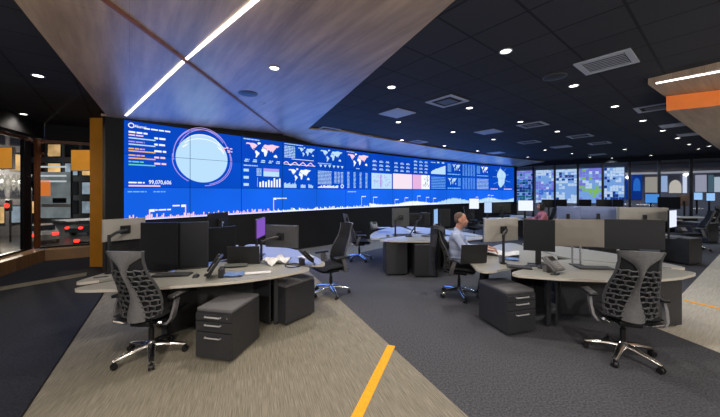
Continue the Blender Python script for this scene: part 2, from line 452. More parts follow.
# wall displays in the far room: mosaics of lit tiles
pal = [glow('tile_blue', (60, 105, 215), 1), glow('tile_violet', (120, 120, 220), 1), glow('tile_pale', (190, 215, 245), 1), glow('tile_teal', (20, 95, 125), 1),
       glow('tile_deep', (20, 50, 130), 1), glow('tile_green', (130, 190, 90), 1), glow('tile_sky', (120, 165, 230), 1)]
spans = [(514, 534, [1, 0, 4, 3], 'violet and teal'), (536, 554, [2, 6, 1, 0, 2], 'pale blue'), (556, 577, [2, 4, 2, 6, 2], 'white and navy'), (579, 602, [1, 1, 2, 5, 6], 'lilac and green'), (604, 624, [2, 6, 2, 4], 'white tiled')]
for (x0, x1, cols, nm) in spans:
    t0, t1 = t_of(x0), t_of(x1)
    z1, z0 = 3.36, z_at((t0 + t1) / 2, 203)
    o = thing('wall_display', Q0 + gd * t0 - gn * .1, 0, f'tall glowing wall display in the far room with {nm} picture tiles', 'screen')
    gpart('display_panel', 0, t1 - t0, z0, z1, pal[6], .0, .06, o)
    nx, nz = 7, 12; cell = {}
    for i in range(nx):
        for j in range(nz):
            if random.random() < .1: continue
            band = int(j / nz * len(cols)); k = cols[len(cols) - 1 - band] if random.random() < .62 else random.choice(cols)
            cell.setdefault(k, []).append((i, j))
    w, h = (t1 - t0) / nx, (z1 - z0) / nz
    for k, cs in cell.items():
        t = MB()
        for i, j in cs:
            a0 = (i + .02 + .2 * random.random() ** 3) * w; a1 = (i + 1) * w; za = z0 + (j + .03) * h; zb = z0 + (j + 1 - .45 * random.random() ** 3) * h
            t.add([gd * a0 - gn * .004 + Vector((0, 0, za)), gd * a1 - gn * .004 + Vector((0, 0, za)), gd * a1 - gn * .004 + Vector((0, 0, zb)), gd * a0 - gn * .004 + Vector((0, 0, zb))], [(0, 1, 2, 3)])
        t.build('picture_tile', pal[k], o)
def far_panel(name, x0, x1, y0, y1, m, label, cat, arch=False):
    t0, t1 = t_of(x0), t_of(x1); tm = (t0 + t1) / 2; z1, z0 = z_at(tm, y0), z_at(tm, y1)
    poly = [(t0, z0), (t1, z0), (t1, z1), (t0, z1)]
    if arch:
        poly = [(t0, z0), (t1, z0)] + [(tm + (t1 - t0) / 2 * math.cos(k * PI / 12), z0 + (z1 - z0) * .45 + (z1 - z0) * .55 * math.sin(k * PI / 12)) for k in range(13)]
    t = MB(); n = len(poly)
    tri = tessellate_polygon([[Vector((p[0], p[1], 0)) for p in poly]])
    f = [gd * p[0] - gn * .1 + Vector((0, 0, p[1])) for p in poly]; bk = [p + gn * .06 for p in f]
    t.add(f + bk, [tuple(x) for x in tri] + [tuple(i + n for i in x) for x in tri] + [(i, (i + 1) % n, (i + 1) % n + n, i + n) for i in range(n)])
    o = t.build(name, m); o.location = Q0
    return tag(o, label, cat)
far_panel('portal_panel', 625.5, 642, 174, 199, glow('portal_blue', (10, 48, 130), 1), 'deep blue glowing wall panel in the far room beside the tiled displays', 'panel')
p = far_panel('oval_light', 633, 640, 178, 191, glow('oval_blue', (36, 104, 200), 1), 'upright oval of light blue glow on the deep blue far panel', 'light', True); p.location = Q0 - gn * .064
far_panel('wall_panel', 645, 659, 177, 192.5, glow('lit_beige', (150, 146, 140), 1), 'square pale beige lit panel on the far room wall', 'panel')
far_panel('wall_panel', 661, 667, 176, 192, glow('lit_bluegrey', (150, 175, 215), 1), 'narrow blue grey lit panel between the beige square and the arch', 'panel')
far_panel('arched_niche', 669, 681, 180, 193, glow('lit_arch', (188, 184, 176), 1), 'white lit arched niche in the far room wall', 'niche', True)
far_panel('wall_panel', 682.5, 686.5, 175, 193, glow('lit_white', (205, 215, 240), 1), 'slim bright white upright panel right of the lit arch', 'panel')
far_panel('wall_panel', 695, 706, 175, 192, glow('lit_grey', (150, 152, 172), 1), 'broad grey lilac lit panel beyond the last glass panes', 'panel')
far_panel('wall_panel', 708, 713, 175, 192, glow('lit_teal', (70, 95, 110), 1), 'dull teal lit panel at the right end of the far room wall', 'panel')
far_panel('wall_panel', 714, 722, 177, 192, glow('lit_pale', (170, 185, 200), 1), 'pale panel on far room wall cut by the right edge', 'panel')

# rest of the room behind the camera
struct(MB().box((26, 8, DECK / 2), (.2, 38, DECK)).build('wall_right', greywall))
struct(MB().box((6, -6, DECK / 2), (40, .2, DECK)).build('wall_back', mat('back_wall', (76, 72, 66), .7)))

# ------------------------------------------------------------------ ceiling fittings
def downlight(p, label, group, E=26, down=True, col=(1, .9, .8)):
    o = thing('downlight', (p.x, p.y, p.z), 0, label, 'light', group)
    MB().lathe([(.075, 0), (.078, -.008), (.062, -.01), (.058, 0)], n=20).build('trim_ring', vent_white, o, True)
    MB().lathe([(.0005, -.002), (.057, -.003), (.057, .0), (.0005, .0)], n=16).build('lens', lamp, o)
    add_spot(p, E, col)
    return o
def add_spot(p, E, col=(1, .9, .8), ang=140):
    l = bpy.data.lights.new('spot', 'SPOT'); l.energy = E; l.color = col; l.spot_size = math.radians(ang); l.spot_blend = .8; l.shadow_soft_size = .12
    s = bpy.data.objects.new('spot_light', l); COL.objects.link(s); s.location = (p.x, p.y, p.z - .03)
dl = [(505.8, 51), (391.5, 87), (469.4, 107.8), (398.4, 122), (453, 132), (402, 140), (444.4, 145.8), (493.5, 139.3), (520.4, 121.7), (527.7, 157), (477.4, 150.8), (573.8, 85.6),
      (614.8, 106.3), (642.9, 120.5), (557.3, 131.3), (662.8, 130.5), (677.4, 138), (689, 144.3), (698.5, 149), (709, 146), (624.5, 149.3), (651, 155.4), (571.9, 153.5), (590, 157), (545, 150), (612, 158)]
SPOT_E = 135
for px, py in dl:
    p = on(px, py, DECK)
    near = py < 125
    downlight(p, 'small round white recessed downlight in the black tiled ceiling', 'downlights in the black tiled ceiling', SPOT_E if p.y < 5.5 else SPOT_E * .75, True, (1, .9, .8) if p.y < 5.5 else (.82, .9, 1))
for px, py in [(274.4, 67.9), (261.3, 102.8), (254, 121.6)]:
    lab = {67.9: 'small white downlight in the timber ceiling nearest the camera', 102.8: 'small white downlight in the timber ceiling beside the black speaker disc', 121.6: 'faint downlight in the timber ceiling closest to the video wall'}[py]
    p = on(px, py, WOOD); downlight(p, lab, None, SPOT_E)
for px, py, lab in [(38, 75.5, 'elongated downlight in the dark left ceiling, nearest the camera'), (23.5, 114, 'downlight in the dark left ceiling nearest the corner window'), (64, 129, 'downlight in the dark left ceiling nearest the orange column')]:
    downlight(on(px, py, DECK), lab, None, 75)
for p in [(2, 1.2), (5, 1.0), (8, 3.5), (3.5, -1.5), (7, -1), (10, 2), (-1, 1.2), (0.5, -2), (-2.5, .2), (9.5, 5.2)]:  # added unseen spots without fixtures, brightening the room around the camera
    zz = WOOD if p[0] < 1.2 and p[1] < 3 and p[0] > -3.2 else (3.38 if p[0] > 4.8 and p[1] < 4 else DECK)
    add_spot(Vector((p[0], p[1], zz - .05)), SPOT_E)
def add_fill_spot(p, aim, E, col=(1, .94, .87), ang=110, r=.1):  # added spot behind the camera for frontal fill, no fixture there
    l = bpy.data.lights.new('fill_spot', 'SPOT'); l.energy = E; l.color = col; l.spot_size = math.radians(ang); l.spot_blend = .9; l.shadow_soft_size = r
    o = bpy.data.objects.new('fill_spot', l); COL.objects.link(o); o.location = p
    o.rotation_euler = (Vector(aim) - Vector(p)).to_track_quat('-Z', 'Y').to_euler()
for p, aim, E in [((-1.5, -2.5, 3.2), (-1.5, 5, .8), 420), ((3.5, -2.5, 3.2), (3.2, 5, .8), 420), ((8.5, -1, 3.2), (7, 8, .8), 300)]: add_fill_spot(p, aim, E)
def ceiling_fill(x, y, z, w, d, E, col=(1, .93, .86)):  # added unseen area lamp that brightens the ceilings from below
    l = bpy.data.lights.new('ceiling_fill', 'AREA'); l.shape = 'RECTANGLE'; l.size = w; l.size_y = d; l.energy = E; l.color = col
    o = bpy.data.objects.new('ceiling_fill', l); COL.objects.link(o); o.location = (x, y, z); o.rotation_euler = (PI, 0, 0)
ceiling_fill(-.8, -.6, .6, 3, 1.2, 120); ceiling_fill(5.5, .3, .6, 3, 1.2, 110); ceiling_fill(10.5, 4.5, .6, 2, 2, 90); ceiling_fill(-5.0, 1.5, .5, 1.5, 1.5, 25)
for k in range(5): add_spot(Q0 - gn * 2.2 + gd * (k * 2.7 - 1) + Vector((0, 0, 3.4)), 130, (.8, .88, 1))

def vent(px, py, ang, kind, label, group=None, s=.58):
    p = on(px, py, DECK)
    o = thing('ceiling_vent', (p.x, p.y, DECK), ang, label, 'vent', group)
    h = s / 2
    t = MB()
    for (cx_, cy_, sx_, sy_) in ((0, h - .035, s, .07), (0, -h + .035, s, .07), (h - .035, 0, .07, s - .14), (-h + .035, 0, .07, s - .14)): t.box((cx_, cy_, -.008), (sx_, sy_, .016), .003)
    t.build('frame', vent_white, o)
    if kind == 'grille':
        MB().box((0, 0, -.002), (s - .14, s - .14, .004)).build('backing', black_matte, o)
        for k in range(7): MB().box((-(h - .1) + k * (s - .2) / 6, 0, -.008), (.02, s - .16, .006)).build('louver', vent_white, o)
    elif kind == 'ring':
        MB().box((0, 0, -.002), (s - .14, s - .14, .004)).build('backing', black_matte, o)
        MB().box((0, 0, -.012), (s * .5, s * .5, .012), .003).build('plaque', charcoal, o)
    else:
        MB().box((0, 0, -.012), (s - .13, s - .13, .012), .004).build('plaque', vent_white, o)
ga = math.radians(38.5)
vent(606, 62.5, ga, 'grille', 'large white square air grille with dark slots, nearest in the black ceiling')
vent(397, 113, ga, 'plaque', 'plain pale square air diffuser near the timber ceiling edge')
vent(447, 101.2, ga, 'ring', 'white square diffuser with dark middle in the centre of the black ceiling')
for px, py, k in [(488.5, 131.6, 'plaque'), (416.4, 142, 'ring'), (496, 152.7, 'plaque'), (532.7, 124.7, 'ring'), (529, 142, 'ring'), (580, 136, 'ring'), (599.5, 143, 'ring'), (655, 107.5, 'ring'), (676, 124.7, 'plaque'), (561, 146.6, 'plaque'), (597.5, 154.3, 'plaque'), (691.6, 134, 'plaque'), (327, 129.5, 'ring')]:
    lab = 'distant square white air diffuser in the black tiled ceiling'; grp = 'distant square diffusers in the black ceiling'
    if px == 327: lab, grp = 'blue lit square diffuser tucked into the timber ceiling corner', None
    if px == 655: lab, grp = 'square diffuser just left of the pale wooden portal', None
    vent(px, py, ga, k, lab, grp)
def disc(px, py, z, label):
    p = on(px, py, z)
    o = thing('ceiling_speaker', p, 0, label, 'speaker')
    MB().lathe([(.0005, -.012), (.13, -.012), (.15, -.006), (.15, 0), (.0005, 0)], n=28).build('grille', black, o, True)
    MB().lathe([(.15, -.009), (.158, -.009), (.158, 0), (.15, 0)], n=28).build('rim', charcoal, o, True)
disc(248, 93.4, WOOD - .003, 'round black speaker grille in the timber ceiling')
disc(554.6, 76.7, DECK, 'round dark speaker grille in the black tiled ceiling')
p = on(266, 134, WOOD - .05)
o = thing('camera_fixture', (p.x, p.y, WOOD), math.radians(45), 'small black camera fixture under the timber ceiling above the video wall', 'camera')
MB().box((0, 0, -.03), (.34, .07, .03), .008).build('rail', black, o); MB().cyl((0, 0, 0), (0, 0, -.03), .03).build('mount', black, o); MB().box((.08, 0, -.075), (.09, .1, .07), .02).build('lens_body', black, o)

# ------------------------------------------------------------------ video wall displays and what they show
vw = thing('video_wall', (0, 0, 0), 0, 'long curved blue video wall of charts, maps and a globe', 'screen')
blues = [glow('screen_blue_upper', (8, 68, 184), 1.1, .10, .8), glow('screen_blue_middle', (8, 74, 196), 1.1, .10, .8), glow('screen_blue_lower', (22, 98, 230), 1.1, .12, .6)]
g = .006
for c in range(15):
    for r in range(3):
        s0, s1 = c * PW + g, (c + 1) * PW - g
        z1 = ZT - r * PH - g * .6; z0 = z1 - PH + g * 1.2
        t = MB(); K = 3
        t.loft([[wall(s0 + (s1 - s0) * k / K, z0, .0), wall(s0 + (s1 - s0) * k / K, z1, .0), wall(s0 + (s1 - s0) * k / K, z1, -.018), wall(s0 + (s1 - s0) * k / K, z0, -.018)] for k in range(K + 1)])
        t.build('screen_panel', blues[r], vw)
W_ = glow('graphic_white', (235, 242, 255), 1.15); PK = glow('graphic_pink', (250, 208, 226), 1.05); LB = glow('graphic_ice', (186, 222, 250), 1.05); CY = glow('graphic_cyan', (120, 190, 250), 1.0)
VI = glow('graphic_violet', (182, 160, 240), 1.0); OR = glow('graphic_orange', (250, 190, 110), 1.0); GR = glow('graphic_green', (110, 220, 190), 1); DK = glow('graphic_navy', (4, 36, 120), 1)
OFF = .004
class G2:
    """flat graphics laid out in wall metres (s, z) and bent to the wall"""
    def __init__(self): self.t = MB()
    def poly(self, pts, off=OFF):
        tri = tessellate_polygon([[Vector((p[0], p[1], 0)) for p in pts]])
        self.t.add([wall(p[0], p[1], off) for p in pts], [tuple(x) for x in tri]); return self
    def rect(self, s0, s1, z0, z1, off=OFF):
        k = max(1, int((s1 - s0) / .5)); 
        for i in range(k): self.poly([(s0 + (s1 - s0) * i / k, z0), (s0 + (s1 - s0) * (i + 1) / k, z0), (s0 + (s1 - s0) * (i + 1) / k, z1), (s0 + (s1 - s0) * i / k, z1)], off)
        return self
    def words(self, s0, s1, z, h):
        s = s0
        while s < s1:
            w = min(random.uniform(1.5, 5) * h, s1 - s)
            if w > h * .5: self.rect(s, s + w, z, z + h)
            s += w + h * .55
        return self
    def line(self, pts, w, off=OFF):
        for (a, b) in zip(pts, pts[1:]):
            d = Vector((b[0] - a[0], b[1] - a[1])); 
            if d.length < 1e-6: continue
            n = Vector((-d.y, d.x)).normalized() * w / 2
            self.poly([(a[0] - n.x, a[1] - n.y), (b[0] - n.x, b[1] - n.y), (b[0] + n.x, b[1] + n.y), (a[0] + n.x, a[1] + n.y)], off)
        return self
    def ring(self, c, r, w, n=20, off=OFF): return self.line([(c[0] + r * math.cos(2 * PI * k / n), c[1] + r * math.sin(2 * PI * k / n)) for k in range(n + 1)], w, off)
    def done(self, name, m): return self.t.build(name, m, vw, fix=False)
def text(body, s0, z0, h, m, name, bold=0.0, sx=1.0):
    cu = bpy.data.curves.new('lettering', 'FONT'); cu.body = body; cu.size = 1; cu.offset = bold; cu.resolution_u = 2
    ob = bpy.data.objects.new('lettering', cu); COL.objects.link(ob)
    dg = bpy.context.evaluated_depsgraph_get(); me = bpy.data.meshes.new_from_object(ob.evaluated_get(dg)); bpy.data.objects.remove(ob)
    t = MB(); k = h / .7
    t.add([wall(s0 + v.co.x * k * sx, z0 + v.co.y * k, OFF) for v in me.vertices], [tuple(p.vertices) for p in me.polygons])
    return t.build(name, m, vw, fix=False)
LAND = [[(-168, 66), (-156, 71), (-125, 70), (-95, 72), (-82, 68), (-64, 60), (-56, 52), (-66, 44), (-75, 38), (-81, 30), (-81, 25), (-90, 30), (-97, 26), (-97, 20), (-88, 16), (-83, 9), (-95, 16), (-105, 20), (-112, 30), (-122, 37), (-124, 48), (-135, 58), (-152, 60), (-165, 56)],
        [(-55, 82), (-30, 83), (-20, 76), (-40, 65), (-50, 62), (-55, 70)],
        [(-78, 8), (-70, 12), (-60, 8), (-50, 0), (-35, -7), (-40, -20), (-48, -26), (-57, -36), (-65, -45), (-70, -54), (-74, -45), (-71, -30), (-71, -18), (-80, -6)],
        [(-16, 22), (-6, 35), (10, 37), (22, 32), (32, 31), (38, 20), (43, 12), (51, 11), (42, -2), (39, -15), (33, -27), (25, -34), (18, -34), (12, -18), (9, 0), (5, 5), (-8, 5), (-16, 13)],
        [(-9, 37), (-9, 43), (-1, 44), (-4, 48), (5, 53), (9, 57), (5, 60), (12, 66), (25, 71), (42, 67), (60, 69), (75, 73), (100, 77), (130, 72), (160, 70), (179, 67), (162, 60), (156, 52), (142, 54), (135, 44), (128, 36), (121, 30), (110, 20), (106, 10), (103, 2), (98, 12), (90, 22), (80, 8), (73, 20), (62, 25), (56, 26), (45, 13), (36, 28), (36, 36), (27, 37), (23, 37), (15, 40), (12, 44), (3, 43), (-1, 37)],
        [(114, -22), (131, -12), (142, -11), (153, -27), (149, -38), (135, -34), (115, -34)]]
def world_map(s0, s1, z0, z1, m=None, m2=None):
    g = G2(); g2 = G2()
    for i, poly in enumerate(LAND):
        q = [(s0 + (p[0] + 170) / 350 * (s1 - s0), z0 + (p[1] + 55) / 138 * (z1 - z0)) for p in poly]
        (g2 if m2 and i in (0, 4) else g).poly(q)
    g.done('world_map', m or LB)
    if m2: g2.done('world_map', m2)
def cell(c, r): return c * PW, ZT - (r + 1) * PH       # lower left corner of a panel
# globe screen over the first two columns
gs, gz = sz(203, 158.8); gr = .575
gl = G2(); gl.poly([(gs + gr * math.cos(2 * PI * k / 48), gz + gr * .98 * math.sin(2 * PI * k / 48)) for k in range(48)], .003); gl.done('globe_graphic', LB)
gl = G2()
for k in range(3): gl.line([(gs + gr * .9 * math.cos(a_) * (.95 - .1 * k), gz + .12 + .1 * k + .25 * math.sin(a_)) for a_ in [PI * .85 - i * PI * .8 / 14 for i in range(15)]], .018 if k else .03)
gl.done('globe_land', W_)
ob_ = G2()
for rx, rz_, dx, dz, a0, a1 in [(.60, .64, -.02, .05, .2, 1.0), (.62, .69, .0, .04, .15, 1.05), (.57, .60, .04, .09, .1, .9), (.64, .60, .04, -.04, 1.5, 2.15), (.60, .60, .05, -.01, 1.55, 2.1), (.60, .58, -.04, -.02, .95, 1.35)]:
    ob_.line([(gs + dx + rx * math.cos((a0 + (a1 - a0) * i / 20) * PI), gz + dz + rz_ * math.sin((a0 + (a1 - a0) * i / 20) * PI)) for i in range(21)], .016, .005)
ob_.done('orbit_lines', VI)
ob_ = G2(); q = sz(224, 150)
for i in range(14): 
    x_, z_ = q[0] + random.uniform(-.1, .16), q[1] + random.uniform(-.06, .06); ob_.rect(x_, x_ + .05, z_, z_ + .025, .006)
ob_.done('orbit_lines', PK)
# header, list and totals at the left
h0 = sz(130, 125.2)
G2().ring((h0[0] + .02, h0[1]), .045, .018).done('logo_ring', W_)
text('Akamai', h0[0] + .075, h0[1] - .032, .058, W_, 'logo_lettering', .012, .8)
a_ = sz(144, 128.2); G2().words(a_[0], a_[0] + .5, a_[1] - .02, .03).done('heading_text', W_)
a_ = sz(128.5, 131.5); G2().words(a_[0], a_[0] + .32, a_[1] - .02, .035).done('heading_text', W_)
rows = [(135.2, 138.2, LB, 146, 155), (141.8, 144.5, LB, 147, 156), (148.8, 151.2, OR, 150, 157), (155.5, 158.4, OR, 150, 157), (162, 165, GR, 151, 158)]
for i, (ya, yb, m, x1, x2) in enumerate(rows):
    a_ = sz(128.5, ya); b_ = sz(128.5, yb)
    G2().words(a_[0], a_[0] + .27, a_[1], .026).done('list_text', [PK, VI, OR, OR, GR][i]); G2().rect(b_[0], b_[0] + .46, b_[1], b_[1] + .024).done('list_bar', m)
    G2().words(a_[0] + .44, a_[0] + .66, a_[1] - .02, .04).done('list_value', W_ if i < 3 else PK)
a_ = sz(128.5, 183.2); G2().words(a_[0], a_[0] + .27, a_[1], .03).done('list_text', W_); G2().rect(a_[0], a_[0] + .55, a_[1] - .065, a_[1] - .035).done('list_bar', PK)
text('99,070,606', a_[0] + .34, a_[1] - .01, .085, W_, 'total_number', .012, .78)
a_ = sz(127.5, 192.3); G2().words(a_[0], a_[0] + .32, a_[1], .024).words(a_[0] + .44, a_[0] + .66, a_[1], .024).done('list_text', CY)
# traffic skyline along the bottom row
zb = ZB + .015
for (s0, s1, m, hm) in [(0.05, 3.2, PK, .12), (3.2, 7.2, W_, .10), (7.2, 11.5, W_, .17), (11.5, 18.1, LB, .26)]:
    g_ = G2(); s = s0
    while s < s1:
        w = .02 + .01 * random.random(); f = (s - s0) / (s1 - s0)
        h = hm * (.25 + .75 * random.random() ** 2.2)
        if s0 > 6: h = hm * (.55 + .3 * math.sin(s * 2.1) + .25 * random.random())
        if s0 > 3: h = max(.03, h)
        g_.rect(s, s + w, zb, zb + h); s += w * (1.25 if s0 < 3 else 1.02)
    g_.done('traffic_graph', m)
G2().rect(.03, 18.1, ZB + .008, ZB + .022).done('traffic_graph', W_)
fl = G2(); fp_ = G2()
for (x, y, d_) in [(149.5, 211, 1), (185.5, 206, -1), (273.5, 199, 1)]:
    a_ = sz(x, y); fp_.rect(a_[0] - .01, a_[0] + .012, zb, a_[1] + .03, .005)
    fl.rect(min(a_[0], a_[0] + .09 * d_), max(a_[0], a_[0] + .09 * d_), a_[1] - .02, a_[1] + .035, .005).words(a_[0] + (.1 if d_ > 0 else -.26), a_[0] + (.42 if d_ > 0 else -.1), a_[1], .03)
for s in [6.8, 7.4, 8.6, 9.2, 10.0, 10.6, 11.1, 14.5, 15.6, 15.9]:
    z_ = zb + .26 + random.random() * .16; fl.rect(s, s + .012, zb, z_, .005).words(s + .02, s + .22, z_ - .03, .03)
fl.done('flag_text', W_); fp_.done('flag_pole', PK)
# column 3
s, z = cell(2, 0); world_map(s + .12, s + 1.12, z + .14, z + .58, W_, PK)
gg = G2().words(s + .06, s + .5, z + .62, .025)
for k in range(5): gg.words(s + .08 + k * .23, s + .2 + k * .23, z + .03, .03).words(s + .1 + k * .23, s + .22 + k * .23, z + .075, .03)
gg.done('data_text', LB)
s, z = cell(2, 1)
gg = G2().words(s + .06, s + .45, z + .6, .025)
for k in range(3): gg.rect(s + .06, s + .2, z + .07 + k * .19, z + .14 + k * .19)
for k in range(6): gg.words(s + .42, s + .56, z + .35 + k * .035, .02)
gg.rect(s + .62, s + 1.1, z + .34, z + .48); gg.rect(s + .44, s + .45, z + .05, z + .3); gg.done('data_text', LB)
G2().rect(s + .62, s + 1.1, z + .485, z + .56).done('data_band', VI)
gg = G2()
for k, h in enumerate([.14, .17, .15, .2, .18, .26, .22, .25]): gg.rect(s + .5 + k * .085, s + .55 + k * .085, z + .04, z + .04 + h)
gg.done('bar_chart', W_)
# column 4
s, z = cell(3, 0); world_map(s + .52, s + 1.15, z + .3, z + .6, LB)
gg = G2()
for k in range(8): gg.words(s + .06, s + .42, z + .24 + k * .045, .026)
gg.words(s + .06, s + .7, z + .63, .022).done('data_text', LB)
gg = G2(); pts = [(s + .04 + i * .06, z + .06 + .05 * math.sin(i * 1.3) + .03 * random.random()) for i in range(19)]
gg.line(pts, .03).done('line_chart', PK); G2().rect(s + .3, s + 1.1, z + .2, z + .215).rect(s + .04, s + 1.16, z + .035, z + .05).done('line_chart', W_)
s, z = cell(3, 1); world_map(s + .2, s + 1.0, z + .22, z + .62, W_)
gg = G2()
for k in range(12): gg.rect(s + .05 + k * .035, s + .08 + k * .035, z + .03, z + .13 + .06 * random.random())
for k in (.62, .9):
    for j in range(4): gg.rect(s + k + j * .045, s + k + .035 + j * .045, z + .03, z + .1 + .05 * random.random())
gg.done('bar_chart', LB)
# column 5
s, z = cell(4, 0); world_map(s + .15, s + 1.08, z + .2, z + .62, LB)
gg = G2().words(s + .05, s + .6, z + .14, .022)
for k in range(6): gg.poly([(s + .1 + k * .18, z + .11), (s + .22 + k * .18, z + .11), (s + .16 + k * .18, z + .02)])
gg.done('data_text', LB)
s, z = cell(4, 1)
gg = G2()
for k in range(10): gg.words(s + .05, s + .6, z + .16 + k * .045, .022)
for j in range(3):
    for k in range(9): gg.words(s + .72 + j * .14, s + .82 + j * .14, z + .2 + k * .045, .022)
gg.done('data_table', LB)
gg = G2()
for k in range(20): gg.rect(s + .05 + k * .042, s + .085 + k * .042, z + .04, z + .07 + .06 * random.random())
gg.ring((s + 1.06, z + .1), .055, .03); gg.done('bar_chart', W_)
# column 6
s, z = cell(5, 0); world_map(s + .1, s + 1.12, z + .12, z + .6, W_, PK); G2().words(s + .05, s + .4, z + .62, .022).words(s + .5, s + .65, z + .05, .03).done('data_text', LB)
s, z = cell(5, 1); gg = G2()
for j in range(4):
    for k in range(12): gg.words(s + .08 + j * .29, s + .18 + j * .29, z + .05 + k * .048, .024)
gg.words(s + .1, s + .5, z - .1, .025); gg.done('data_table', LB)
# columns 7 to 9
for c in (6, 7, 8):
    s, z = cell(c, 0); gg = G2()
    for j in range(3):
        for k in range(3 if c < 8 else 4): gg.words(s + .1 + j * .36, s + .32 + j * .36, z + .06 + k * .15, .035).words(s + .12 + j * .36, s + .28 + j * .36, z + .11 + k * .15, .02)
    gg.done('data_text', LB)
s, z = cell(6, 1); G2().rect(s + .05, s + 1.16, z + .03, z + .62).done('picture_panel', LB)
gg = G2()
for k in range(60):
    x_, y_ = s + .1 + random.random() * 1.0, z + .12 + random.random() * .42; gg.rect(x_, x_ + .06, y_, y_ + .02, .006)
gg.rect(s + .5, s + .58, z + .08, z + .58, .006); gg.done('picture_marks', VI)
s, z = cell(7, 1); G2().rect(s + .02, s + 1.19, z + .03, z + .65).done('picture_panel', glow('pale_pink', (238, 220, 236), 1.1))
s, z = cell(8, 1); G2().rect(s + .02, s + .6, z + .03, z + .65).done('picture_panel', glow('soft_pink', (226, 180, 222), 1.05)); G2().rect(s + .6, s + 1.17, z + .03, z + .65).done('picture_panel', W_)
gg = G2()
for k in range(14): 
    x_, y_ = s + .7 + random.random() * .4, z + .08 + random.random() * .45; gg.line([(x_, y_), (x_ + random.uniform(-.1, .1), y_ + .12)], .02, .006)
gg.done('picture_marks', DK)
# columns 10 to 13
s, z = cell(9, 0); gg = G2(); n_ = 16
gg.poly([(s + .06, z + .05), (s + 1.12, z + .05)] + [(s + 1.12 - i * 1.06 / n_, z + .12 + .33 * (1 - i / n_) ** .8 + .04 * random.random()) for i in range(n_ + 1)]); gg.done('area_chart', LB)
G2().words(s + .05, s + .4, z + .56, .03).words(s + .5, s + .7, z + .56, .06).words(s + .85, s + 1.05, z + .56, .06).done('data_text', LB)
for c, rws in ((9, (1,)), (12, (1,))):
    for r in rws:
        s, z = cell(c, r); gg = G2()
        for k in range(8): gg.words(s + .08, s + 1.12, z + .06 + k * .072, .03)
        gg.done('data_table', CY if c == 9 else LB)
for c, r in ((10, 0), (10, 1), (12, 0)):
    s, z = cell(c, r); world_map(s + (.45 if r == 0 else .1), s + (1.1 if r == 0 else .8), z + .22, z + .6, LB if c == 10 else W_); gg = G2()
    for k in range(9): gg.words(s + (.08 if r == 0 else .9), s + (.36 if r == 0 else 1.12), z + .2 + k * .045, .024)
    gg.words(s + .08, s + 1.1, z + .06, .05).done('data_text', CY)
for r in (0, 1):
    s, z = cell(11, r); gg = G2()
    for j in range(5):
        for k in range(11): gg.words(s + .07 + j * .225, s + .22 + j * .225, z + .05 + k * .053, .024)
    gg.done('data_table', CY)
# columns 14 and 15: pale cloud of light with two captions
s, z = cell(13, 1)
gg = G2(); cs_, cz_ = s + 1.15, z + .72
gg.poly([(cs_ + (.38 + .06 * math.sin(5 * a_)) * math.cos(a_), cz_ + (.5 + .08 * math.sin(3 * a_ + 1)) * math.sin(a_)) for a_ in [2 * PI * k / 36 for k in range(36)]]); gg.done('light_cloud', LB)
gg = G2()
for k in range(9):
    a_ = k * 2 * PI / 9 + .3; gg.line([(cs_ + .3 * math.cos(a_), cz_ + .4 * math.sin(a_)), (cs_ + (.75 + .1 * (k % 3)) * math.cos(a_), cz_ + .62 * math.sin(a_))], .02)
gg.done('light_rays', CY)
G2().words(s + .12, s + .8, z + .04, .05).words(s + 1.4, s + 2.2, z + .04, .05).done('data_text', PK)

bz = MB()
for c in range(1, 15): bz.add([wall(c * PW - .005, ZB, .007), wall(c * PW + .005, ZB, .007), wall(c * PW + .005, ZT, .007), wall(c * PW - .005, ZT, .007)], [(0, 1, 2, 3)])
for r in (1, 2):
    for k in range(60): bz.add([wall(k * .3025, ZT - r * PH - .004, .007), wall(k * .3025 + .3025, ZT - r * PH - .004, .007), wall(k * .3025 + .3025, ZT - r * PH + .004, .007), wall(k * .3025, ZT - r * PH + .004, .007)], [(0, 1, 2, 3)])
bz.build('bezel_grid', glow('seam_blue', (6, 40, 110), 1), vw)

for k in range(5):                        # added unseen area lamps boosting the blue light from the displays
    s_ = 1.8 + k * 3.6; p = wall(s_, (ZT + ZB) / 2, .03); n = wall(s_, 0, 1) - wall(s_, 0, 0)
    l = bpy.data.lights.new('display_fill', 'AREA'); l.shape = 'RECTANGLE'; l.size = 3.5; l.size_y = 1.9; l.energy = 33; l.color = (.10, .30, 1.0)
    o = bpy.data.objects.new('display_fill', l); COL.objects.link(o); o.location = p
    o.rotation_euler = n.to_track_quat('-Z', 'Y').to_euler()

